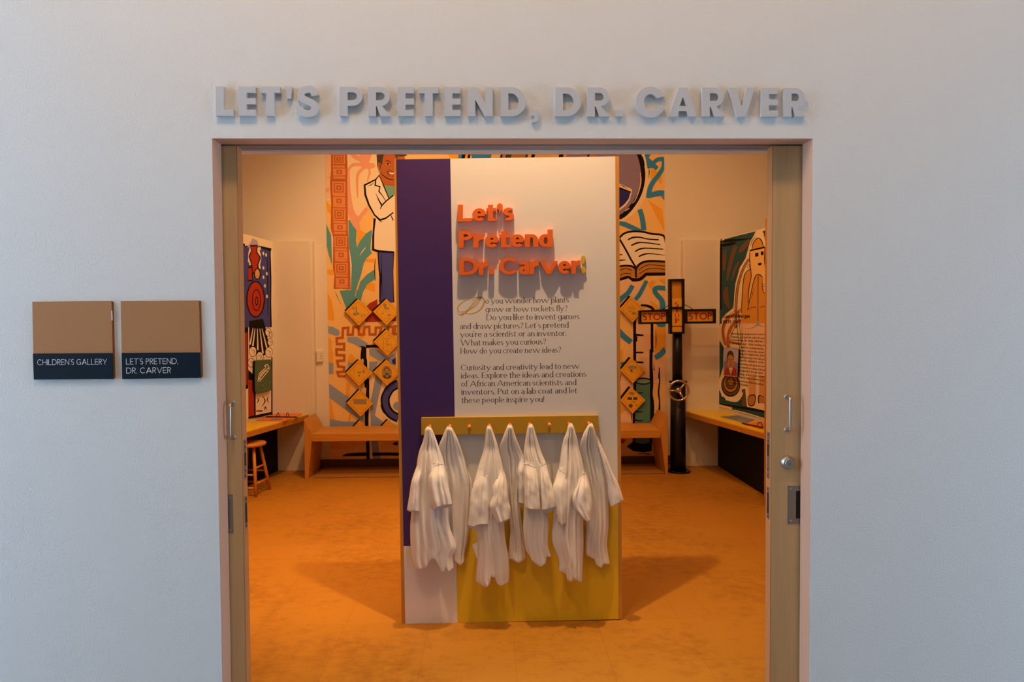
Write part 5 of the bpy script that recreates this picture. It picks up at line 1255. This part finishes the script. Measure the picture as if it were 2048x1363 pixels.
def diamond(label, pl, pt, pr, pb, drawing):
    cx, cy = (pl[0] + pr[0]) / 2, (pt[1] + pb[1]) / 2; TH = .045; Y = PY - TH
    root = thing('diamond_sign', label, 'sign', at(cx, pb[1], PY - .02), 'yellow diamond signs on the back mural')
    b = MB(); b.prism([at(*p, Y) for p in (pl, pt, pr, pb)], (0, TH - .032, 0), sign_y, black_lam)
    b.prism([at(cx + (p[0] - cx) * .93, cy + (p[1] - cy) * .93, Y + .013) for p in (pl, pt, pr, pb)], (0, TH - .0135, 0), black_lam); b.build('sign_board', root)
    hb = MB(); hb.prism([at(pl[0] + .3, pl[1] - .2, Y), at(pt[0] - 1.2, pt[1] + .8, Y), at(pt[0] - 3.4, pt[1] - .8, Y), at(pl[0] - 1.9, pl[1] - 2.2, Y)], (0, TH - .002, 0), black_lam); hb.build('hinge_strip', root)['label'] = 'black strip along the upper left edge'
    # local frame: u to the right corner, v down, -1..1
    def U(u, v, e=0): return at(cx + u * (pr[0] - pl[0]) / 2 + v * (pb[0] - pt[0]) / 2, cy + u * (pr[1] - pl[1]) / 2 + v * (pb[1] - pt[1]) / 2, Y - .0006 - e)
    b = MB(); rr = []
    for (a0, ux, vx) in ((0, 1, 0), (90, 0, 1), (180, -1, 0), (270, 0, -1)):
        for k in range(-3, 4):
            t = k / 3; r = .75 - .07 * abs(t) ** 1.6
            s = .14 * t
            rr.append((ux * r + (-vx) * s, vx * r + ux * s))
    L, R = ribbon(rr + [rr[0]], .028)
    for i in range(len(L) - 1): b.face([U(q.x, q.y) for q in (L[i], L[i + 1], R[i + 1], R[i])], sign_red)
    b.build('border_line', root)
    b = MB()
    for n_, (kind, c, *a) in enumerate(drawing):
        m = {'g': sign_grey, 'd': sign_dark, 'm': sign_mid}[c]; e = .00002 * (n_ + 1)
        if kind == 'p': b.face([U(x, y, e) for x, y in a[0]], m)
        if kind == 'e':
            x, y, rx, ry = a; b.face([U(x + rx * cos(k * pi / 8), y + ry * sin(k * pi / 8), e) for k in range(16)], m)
        if kind == 's':
            L, R = ribbon(a[1], a[0])
            for i in range(len(L) - 1): b.face([U(q.x, q.y, e) for q in (L[i], L[i + 1], R[i + 1], R[i])], m)
    if b.f: b.build('printed_drawing', root)


s7 = cvt(640, 590, 8.02); s8b = cvt(640, 750, 6.49); r3 = cvt(1230, 590, 8.518); r4 = cvt(1230, 740, 6.2)
box_ = lambda x0, y0, x1, y1: [(x0, y0), (x1, y0), (x1, y1), (x0, y1)]
diamond('yellow diamond sign with a machine drawing, topmost and farthest left', s7(405, 262), s7(610, 58), s7(834, 268), s7(628, 488),
        [('e', 'g', -.38, -.28, .08, .09), ('p', 'g', box_(-.22, -.45, -.12, .25)), ('p', 'g', box_(-.42, .05, -.22, .25)), ('s', 'g', .02, [(-.1, .05), (.4, .2)]), ('e', 'g', .22, .28, .07, .06), ('e', 'g', .42, .18, .05, .06), ('s', 'g', .02, [(-.38, -.2), (-.36, .1)]), ('p', 'g', box_(-.1, 0, .02, .2))])
diamond('yellow diamond sign showing a chair, touching the edge of the display board at the top', s7(850, 262), s7(1063, 58), s7(1282, 268), s7(1068, 482),
        [('p', 'g', [(-.24, -.6), (-.1, -.66), (.02, -.55), (-.02, -.22), (-.14, -.22)]), ('p', 'g', [(-.06, -.3), (.16, -.36), (.22, -.22), (0, -.2)]), ('s', 'g', .02, [(-.16, -.2), (-.2, -.02)]), ('s', 'g', .02, [(.2, -.2), (.22, -.04)]), ('s', 'g', .02, [(0, -.2), (0, 0)]), ('e', 'g', -.28, .1, .09, .04), ('e', 'g', .2, .24, .13, .08), ('s', 'g', .02, [(-.38, .3), (-.34, .14)]), ('s', 'g', .02, [(-.2, .5), (.3, .48)])])
diamond('yellow diamond sign with a thin-lined frame drawing, second down beside the board', s7(858, 745), s7(1063, 543), s7(1290, 752), s7(1084, 968),
        [('s', 'd', .014, p) for p in ([(-.24, -.35), (-.26, .48)], [(-.24, -.33), (.1, -.25)], [(0, -.3), (-.02, .62)], [(.1, -.55), (.3, -.45), (.24, -.25), (.06, -.35), (.1, -.55)], [(.32, .1), (.34, .42)], [(-.05, .2), (.32, .12)], [(.02, -.2), (.14, .2), (.04, .3)], [(-.3, .48), (-.2, .48)], [(-.08, .62), (.06, .62)], [(-.25, .1), (0, .15)])])
diamond('yellow diamond sign with small tools drawn on it, second in the left column', s7(415, 1240), s7(618, 1035), s7(840, 1245), s7(630, 1458),
        [('s', 'd', .014, p) for p in ([(-.38, -.3), (-.36, .18)], [(-.06, -.1), (-.04, .25)], [(.06, -.1), (.04, .25)], [(.3, -.35), (.28, .05)], [(.38, -.35), (.4, .05)])] + [('e', 'd', -.05, -.06, .04, .06), ('e', 'd', .08, -.06, .04, .06), ('e', 'd', .32, -.12, .03, .07), ('e', 'd', .4, -.06, .03, .06), ('e', 'd', 0, .22, .04, .05)])
diamond('yellow diamond sign with an oval portrait of a bearded person in a suit', s7(856, 1228), s7(1063, 1030), s7(1290, 1238), s7(1078, 1450),
        [('e', 'g', 0, -.02, .38, .52), ('e', 'd', 0, -.16, .21, .24), ('e', 'm', 0, -.08, .165, .24), ('e', 'd', 0, .10, .12, .10), ('e', 'd', -.07, -.12, .035, .02), ('e', 'd', .07, -.12, .035, .02), ('p', 'd', [(-.36, .26), (-.13, .18), (0, .46), (.13, .18), (.36, .26), (.22, .44), (0, .5), (-.22, .44)]), ('p', 'm', [(-.08, .2), (.08, .2), (0, .44)])])
diamond('yellow diamond sign with a flat box drawing, third down in the left column', s8b(346, 358), s8b(508, 186), s8b(692, 364), s8b(526, 538),
        [('p', 'g', box_(-.48, -.3, .5, .08)), ])
diamond('yellow diamond sign half hidden by the bench seat, left of its pair', s8b(350, 760), s8b(516, 582), s8b(700, 764), s8b(532, 936), [('s', 'd', .02, [(.15, -.6), (.18, -.4)]), ('p', 'g', box_(-.2, -.45, .1, -.42))])
diamond('yellow diamond sign half hidden by the bench seat, close to the display board', s8b(712, 756), s8b(878, 576), s8b(1062, 760), s8b(894, 936), [('e', 'd', .02, -.42, .12, .06)])
diamond('yellow diamond sign with a sketch above another, highest right of the board', r3(76, 235), r3(270, 14), r3(498, 238), r3(300, 468),
        [('s', 'd', .014, p) for p in ([(-.45, -.02), (.35, -.02)], [(-.3, -.12), (.3, -.1)], [(.05, -.35), (.1, -.2), (.2, -.22)], [(-.4, -.2), (.05, -.2)])] + [('e', 'g', .15, .3, .2, .12), ('e', 'g', -.15, .14, .2, .03)])
diamond('yellow diamond sign with an oval sketch, middle one right of the board', r3(86, 1278), r3(272, 1060), r3(518, 1278), r3(306, 1500),
        [('e', 'g', 0, -.25, .38, .13), ('e', 'd', -.1, .02, .1, .09), ('s', 'd', .014, [(-.4, -.1), (.4, -.1)]), ('s', 'd', .014, [(-.2, .2), (.3, .15)])])
diamond('yellow diamond sign with several little pictures, lowest right of the board', r4(66, 370), r4(196, 204), r4(378, 370), r4(220, 536),
        [('e', 'g', -.05, -.5, .2, .13), ('p', 'd', box_(-.42, -.22, -.06, -.02)), ('p', 'd', box_(.04, -.22, .36, -.02)), ('s', 'd', .04, [(-.18, .14), (.18, .12)]), ('e', 'd', -.2, .42, .16, .14), ('e', 'd', .24, .38, .05, .05)])
# ================================================================ BENCH
YBF, YBR = 4.43, 4.90
bench = thing('bench', 'long slatted oak bench with tilted end panels under the back mural', 'bench', (-.2, 4.66, 0))


def end_panel(at_, ab, bs, bi, rt, rs, rb):
    """front: outer top, outer bottom, inner at seat, inner at floor; rear: top, seat, bottom"""
    f = [at(*at_, YBF), at(*bs, YBF), at(*bi, YBF), at(*ab, YBF)]
    r = [at(*rt, YBR), at(*rs, YBR), at(*rb, YBR), None]
    f[2].z = 0; f[3].z = 0; r[2].z = 0; f[3].x = f[0].x; r[2].x = f[2].x + (r[2].x - f[2].x) * .0
    r[3] = Vector((f[3].x, YBR, 0)); r[0].x = f[0].x; r[1].x = f[1].x; f[0].z = max(f[0].z, .54); r[0].z = max(r[0].z, .58)
    bb = MB(); i = 0
    bb.face(f, oak_v); bb.face(r[::-1], oak_v)
    for k in range(4): bb.face([f[k], f[(k + 1) % 4], r[(k + 1) % 4], r[k]], oak_v)
    o = bb.build('end_panel', bench)
    bm = bmesh.new(); bm.from_mesh(o.data); bmesh.ops.remove_doubles(bm, verts=bm.verts, dist=1e-5); bmesh.ops.recalc_face_normals(bm, faces=bm.faces); bm.to_mesh(o.data); bm.free()
    return f, r


fl, rl_ = end_panel((608, 838), (608, 958.5), (624.4, 868.5), (616.6, 957), (636, 825), (650, 852.6), (640, 928))
fr, rr_ = end_panel((1335.6, 828.4), (1335.6, 948), (1320.3, 859.4), (1331.6, 948), (1309, 817.4), (1297.7, 845), (1307.4, 927))
zf = (fl[1].z + fr[1].z) / 2; zr = (rl_[1].z + rr_[1].z) / 2; xa, xb = fl[1].x, fr[1].x
b = MB(); b.box(xa - .004, xb + .004, YBF, YBF + .045, zf - .078, zf, oak); b.build('front_rail', bench, bevel=.002)
N_ = 6; y0 = YBF + .049; w_ = (YBR - y0) / N_
for i in range(N_):
    ya, yb_ = y0 + i * w_, y0 + (i + 1) * w_ - .006
    za, zc = zf + (zr - zf) * (ya - YBF) / (YBR - YBF), zf + (zr - zf) * (yb_ - YBF) / (YBR - YBF)
    b = MB(); b.hexa([(xa, ya, za - .03), (xb, ya, za - .03), (xb, yb_, zc - .03), (xa, yb_, zc - .03), (xa, ya, za), (xb, ya, za), (xb, yb_, zc), (xa, yb_, zc)], oak); b.build('seat_slat', bench, bevel=.0015)

grille_wood = mat('grille_bars', (.42, .18, .035), .5)
b = MB(); b.box(-2.02, 1.76, 4.46, 4.935, 0, .004, dark)
for i in range(12): b.box(-2.02, 1.76, 4.462 + i * .0395, 4.462 + i * .0395 + .026, .004, .016, grille_wood)
tag(b.build('floor_grille'), 'brown slatted floor grille beneath the bench', 'floor grille')

# ================================================================ DESKS
ZK = .63
def desk(label, tops, panel_pts, P, N):
    root = thing('wall_desk', label, 'desk', (sum(t[0] for t in tops) / 4, sum(t[1] for t in tops) / 4, 0), 'wall desks in the alcoves')
    b = MB(); T = [Vector((x, y, ZK)) for x, y in tops]; b.prism(T, (0, 0, -.012), yellow_lam); fixnormals(b.build('desk_top', root))
    b = MB(); b.prism([t + Vector((0, 0, -.0125)) for t in T], (0, 0, -.048), oak); fixnormals(b.build('wooden_edge', root))
    (x0, y0), (x1, y1) = panel_pts; n = Vector((y1 - y0, x0 - x1, 0)).normalized() * .02
    if n.x * x0 < 0: n = -n
    b = MB(); b.prism([Vector((x0, y0, 0)), Vector((x1, y1, 0)), Vector((x1, y1, ZK - .061)), Vector((x0, y0, ZK - .061))], n, black_lam); fixnormals(b.build('back_panel', root))
    return root


lw = lambda y: -2.53 - .136 * (4.85 - y) + .008
rw = lambda y: 2.43 + .1455 * (4.85 - y) - .008
desk('yellow-topped wall desk with a binder, in the left alcove above a stool', [(lw(4.846), 4.846), (-2.165, 4.846), (-2.594, 2.9), (lw(2.9), 2.9)], [(-2.512, 4.84), (lw(2.95) + .01, 2.95)], LP, LN)
desk('yellow-topped wall desk with papers, in the right alcove behind the stop sign post', [(2.027, 4.846), (rw(4.846), 4.846), (rw(3.2), 3.2), (2.353, 3.2)], [(2.42, 4.84), (2.43, 3.22)], RP, RN)
b = MB(); b.box(2.292, 2.655, 3.15, 3.19, 0, 2.53, oak_v)
tag(b.build('partition_panel'), 'tall wooden end panel of the right alcove, next to the right door', 'partition')

# papers and binders
print_m = mat('printed_sheet', (.30, .36, .44), .5, var=(9, 1.0, (.05, .06, .08), (1, 5, 1)))
paper = mat('paper', (.78, .74, .68), .6); binder_o = mat('binder_orange', (.80, .20, .04), .5)
def flat_on_desk(name, pts, z, t, m, parent=None):
    P = [az(x, y, z + t) for x, y in pts]
    for p in P:                                  # stay clear of the alcove walls
        W0, N0 = (LP, LN) if p.x < 0 else (RP, RN)
        g = (p - W0).dot(N0) - .02; p -= N0 * min(g, 0); p.y = min(p.y, 4.83)
    b = MB(); b.prism(P, (0, 0, -t), m); return fixnormals(b.build(name, parent))
o = flat_on_desk('printed_sheet', [(1441, 832.5), (1490, 829.4), (1531, 838.2), (1491, 844.6)], ZK + .001, .004, print_m); tag(o, 'grey blue picture sheet lying on the right desk', 'sheet')


def binder(label, cover, page, inner, ringpx, bar):
    root = thing('ring_binder', label, 'binder', az(*cover[0], ZK), 'orange ring binders on the desks')
    flat_on_desk('cover', cover, ZK + .001, .006, binder_o, root)
    if page: flat_on_desk('page', page, ZK + .001, .010, binder_o, root)
    if inner: flat_on_desk('picture', inner, ZK + .0075, .0008, print_m, root)
    b = MB(); p, q = az(*bar[0], ZK + .014), az(*bar[1], ZK + .014)
    if p.x < 0: p += LN * max(0, .03 - (p - LP).dot(LN))
    b.tube([p, q], .006, black_metal, 8); b.build('spine_bar', root)
    for (x, y) in ringpx:
        c = az(x, y, ZK + .014); b = MB(); d = (q - p).normalized(); s = Vector((-d.y, d.x, 0))
        b.tube([c + s * (.028 * cos(t)) + Vector((0, 0, .042 * sin(t))) for t in [pi * k / 14 for k in range(15)]], .0035, black_metal, 8); b.build('ring', root)


binder('open orange ring binder on the left desk', [(505, 839.6), (531.5, 834), (585, 834.8), (569, 841)], [(540, 825.5), (604, 826), (594, 833), (531.5, 832.4)], [(545, 836.4), (566, 836.2), (561, 839.4), (538, 839.2)], [(538, 832.6), (556, 832.6), (575, 832.8)], [(531, 832.8), (593, 833.4)])
binder('orange ring binder at the near end of the right desk', [(1482, 845), (1529, 842.8), (1540, 855.5), (1508, 853.6)], None, None, [(1519.5, 853)], [(1484, 845.6), (1526, 854.6)])

# ================================================================ STOOL
st = thing('wooden_stool', 'round wooden stool pushed under the left desk, half hidden by the door', 'stool', (-2.46, 3.85, 0))
wood_s = mat('stool_wood', (.58, .24, .04), .45, var=(4, .6, (.46, .17, .03), (12, 12, 1)))
b = MB(); b.lathe((-2.465, 3.85, .462), (0, 0, 1), [(.135, 0), (.148, .006), (.152, .018), (.148, .030), (.12, .036), (.06, .034)], wood_s, 40); b.build('seat', st)
feet = [(-2.362, 3.70), (-2.322, 3.985), (-2.572, 4.015), (-2.600, 3.715)]; tops = [(-2.405, 3.785), (-2.388, 3.905), (-2.520, 3.925), (-2.535, 3.79)]
for (fx, fy), (tx, ty) in zip(feet, tops):
    b = MB(); b.tube([(tx, ty, .465), (tx * .5 + fx * .5, ty * .5 + fy * .5, .23), (fx, fy, 0)], [.014, .0165, .0135], wood_s, 14); b.build('leg', st)
lp = lambda i, z: Vector((feet[i][0] + (tops[i][0] - feet[i][0]) * z / .465, feet[i][1] + (tops[i][1] - feet[i][1]) * z / .465, z))
for i, j, z in ((0, 1, .26), (0, 1, .115), (1, 2, .20), (1, 2, .08), (2, 3, .26), (2, 3, .115), (3, 0, .20), (3, 0, .08)):
    b = MB(); b.tube([lp(i, z), lp(j, z)], .0095, wood_s, 10); b.build('rung', st)

# ================================================================ STOP SIGN POST
YS = 4.56
post = thing('stop_sign_post', 'black post with a crosswise stop sign head and a silver handwheel', 'signal post', (az(1358, 943, 0).x, YS, 0))
cx = post.location.x
zj = at(1357, 764, YS).z; zs = at(1357, 660, YS).z; xu = at(1354.8, 700, YS).x
xl_ = at(1356, 850, YS).x
b = MB(); b.lathe((cx, YS, 0), (0, 0, 1), [(.125, 0), (.125, .010), (.122, .014), (.09, .016)], black_metal, 44); b.build('base_plate', post)
for k in range(4):
    a = pi / 4 + k * pi / 2; b = MB(); b.lathe((cx + .108 * cos(a), YS + .108 * sin(a), .0155), (0, 0, 1), [(.008, 0), (.008, .006)], steel, 6, False); b.build('bolt', post)
b = MB(); b.lathe((xl_, YS, .012), (0, 0, 1), [(.084, 0), (.082, .3), (.080, zj - .012)], black_metal, 36); b.build('lower_tube', post)
b = MB(); b.lathe((xl_, YS, zj - .002), (0, 0, 1), [(.098, 0), (.098, .016), (.09, .018)], black_metal, 36); b.build('collar', post)
b = MB(); b.lathe((xu, YS, zj), (0, 0, 1), [(.054, 0), (.052, zs - zj)], black_metal, 30); b.build('upper_tube', post)

sign_amber = mat('sign_amber', (.84, .42, .03), .5); sign_wood = mat('sign_amber_dark', (.68, .30, .03), .55); stop_red = mat('stop_red', (.42, .012, .03), .5)
k10 = cvt(1270, 550, 10.48)
YF = YS - .085


def framed(name, outer, inner, depth, backm, parent, Yb=None):
    """a frame with a window and a back panel"""
    o4 = [at(*k10(*p), YF) for p in outer]; i4 = [at(*k10(*p), YF) for p in inner]; d = Vector((0, depth, 0)); b = MB()
    for k in range(4):
        k2 = (k + 1) % 4
        b.face([o4[k], o4[k2], i4[k2], i4[k]], black_metal); b.face([o4[k2], o4[k], o4[k] + d, o4[k2] + d], black_metal); b.face([i4[k], i4[k2], i4[k2] + d, i4[k] + d], black_metal)
    b.face([q + d for q in o4][::-1], black_metal); fr_ = b.build(name, parent)
    b = MB(); e = Vector((0, .035, 0)); b.prism([q + e for q in i4], (0, .004, 0), backm); pn = b.build('sign_face', fr_)
    return fr_, pn


fv, pv = framed('upright_sign', [(720, 80), (1040, 74), (1042, 1226), (728, 1230)], [(768, 126), (988, 120), (994, 1184), (776, 1188)], .07, sign_wood, post)
b = MB(); b.prism([at(*k10(x, y), YF + .022) for x, y in ((775, 482), (990, 480), (993, 1060), (778, 1062))], (0, .003, 0), sign_amber); b.build('sliding_card', fv)['label'] = 'amber card with upright lettering'
b = MB(); b.prism([at(*k10(x, y), YF + .026) for x, y in ((775, 1088), (992, 1086), (994, 1184), (776, 1186))], (0, .003, 0), sign_amber); b.build('lower_card', fv)
b = MB(); b.prism([at(*k10(x, y), YF - .002) for x, y in ((722, 664), (1040, 660), (1040, 708), (722, 712))], (0, .012, 0), black_metal); b.build('cross_bar', fv)
b = MB(); STF = Font(T=.15, t=.05, s=.06)
for ch, x0, x1, base, em in (('S', 838, 914, 664, 155), ('T', 832, 930, 778, 145), ('O', 832, 930, 890, 140), ('P', 842, 930, 1004, 150)):
    (X0, Y0), (X1, Y1) = k10(x0, base), k10(x1, base); lay_text(b, STF, ch, X0, X1, Y0, Y1, em / 10.48, lambda x, y: at(x, y, YF + .0214), stop_red)
b.build('lettering', fv)
SB = Font(T=.135, t=.115, s=0, gap=.045, W=1.12)
for outer, inner, tx in (([(85, 740), (722, 706), (724, 1014), (88, 1028)], [(134, 770), (662, 760), (666, 974), (138, 986)], (166, 640, 946, 938)), ([(1044, 712), (1698, 703), (1698, 1012), (1046, 1016)], [(1098, 758), (1646, 754), (1648, 964), (1100, 972)], (1126, 1618, 934, 928))):
    fa, pa = framed('side_sign', outer, inner, .06, sign_amber, post)
    (X0, Y0), (X1, Y1) = k10(tx[0], tx[2]), k10(tx[1], tx[3]); b = MB(); lay_text(b, SB, 'STOP', X0, X1, Y0, Y1, 21, lambda x, y: at(x, y, YF + .0344), stop_red); b.build('lettering', fa)
for p, q in (((722, 628), (588, 702)), ((1040, 616), (1186, 692))):
    b = MB(); A_, B_ = at(*k10(*p), YF + .02), at(*k10(*q), YF + .02); b.tube([A_, B_], .0035, black_metal, 8); b.tube([B_ + Vector((0, 0, -.014)), B_ + Vector((0, 0, .006))], .005, black_metal, 8); b.build('stay_wire', post)

# handwheel
hc = at(1357.4, 780.6, YS - .15); wheel_m = mat('wheel_metal', (.62, .56, .48), .3, 1.0); rad = .104
b = MB(); b.lathe((hc.x, YS - .07, hc.z), (0, -1, 0), [(.022, 0), (.020, .075)], black_metal, 20); b.build('wheel_shaft', post)
b = MB(); b.tube([(hc.x + rad * cos(t), hc.y - .004 * (k % 2), hc.z + rad * sin(t)) for k, t in enumerate([2 * pi * k / 64 for k in range(64)])], [.0125 if k % 4 < 2 else .0108 for k in range(64)], wheel_m, 12, closed=True)
wh = b.build('handwheel', post)
b = MB(); b.lathe((hc.x, hc.y + .03, hc.z), (0, -1, 0), [(.030, 0), (.030, .025), (.022, .038), (.012, .040)], wheel_m, 28); b.lathe((hc.x, hc.y - .010, hc.z), (0, -1, 0), [(.012, 0), (.009, .004)], mat('brass', (.55, .36, .14), .35, 1.0), 16); b.build('hub', wh)
for a in (50, 180, 300):
    t = radians(a); b = MB(); dr_ = Vector((cos(t), 0, sin(t))); b.tube([hc + dr_ * .022, hc + dr_ * .06 + Vector((0, -.004, 0)), hc + dr_ * rad], [.014, .0095, .0085], wheel_m, 12); b.build('spoke', wh)
t = radians(300); dr_ = Vector((cos(t), 0, sin(t))); b = MB(); b.lathe(hc + dr_ * rad + Vector((0, -.008, 0)), (0, -1, 0), [(.009, 0), (.011, .012), (.008, .020)], wheel_m, 16); b.build('crank_stub', wh)

# ================================================================ SMALL WALL BOX
b = MB(); th = thing('thermostat_box', 'small cream box on the back wall strip left of the mural', 'thermostat', at(638, 723.5, YB - .015))
b.prism([at(x, y, YB - .032) for x, y in ((632.4, 701.4), (645.2, 700.8), (645.6, 723), (632.8, 723.8))], (0, .0315, 0), room_paint); b.build('housing', th, bevel=.003)
b = MB()
for y in (706, 711, 716): b.box(at(641, y, YB - .033).x, at(643, y, YB - .033).x, YB - .0335, YB - .032, at(641, y + 1, YB - .033).z, at(641, y, YB - .033).z, sign_dark)
b.build('vent_slots', th)
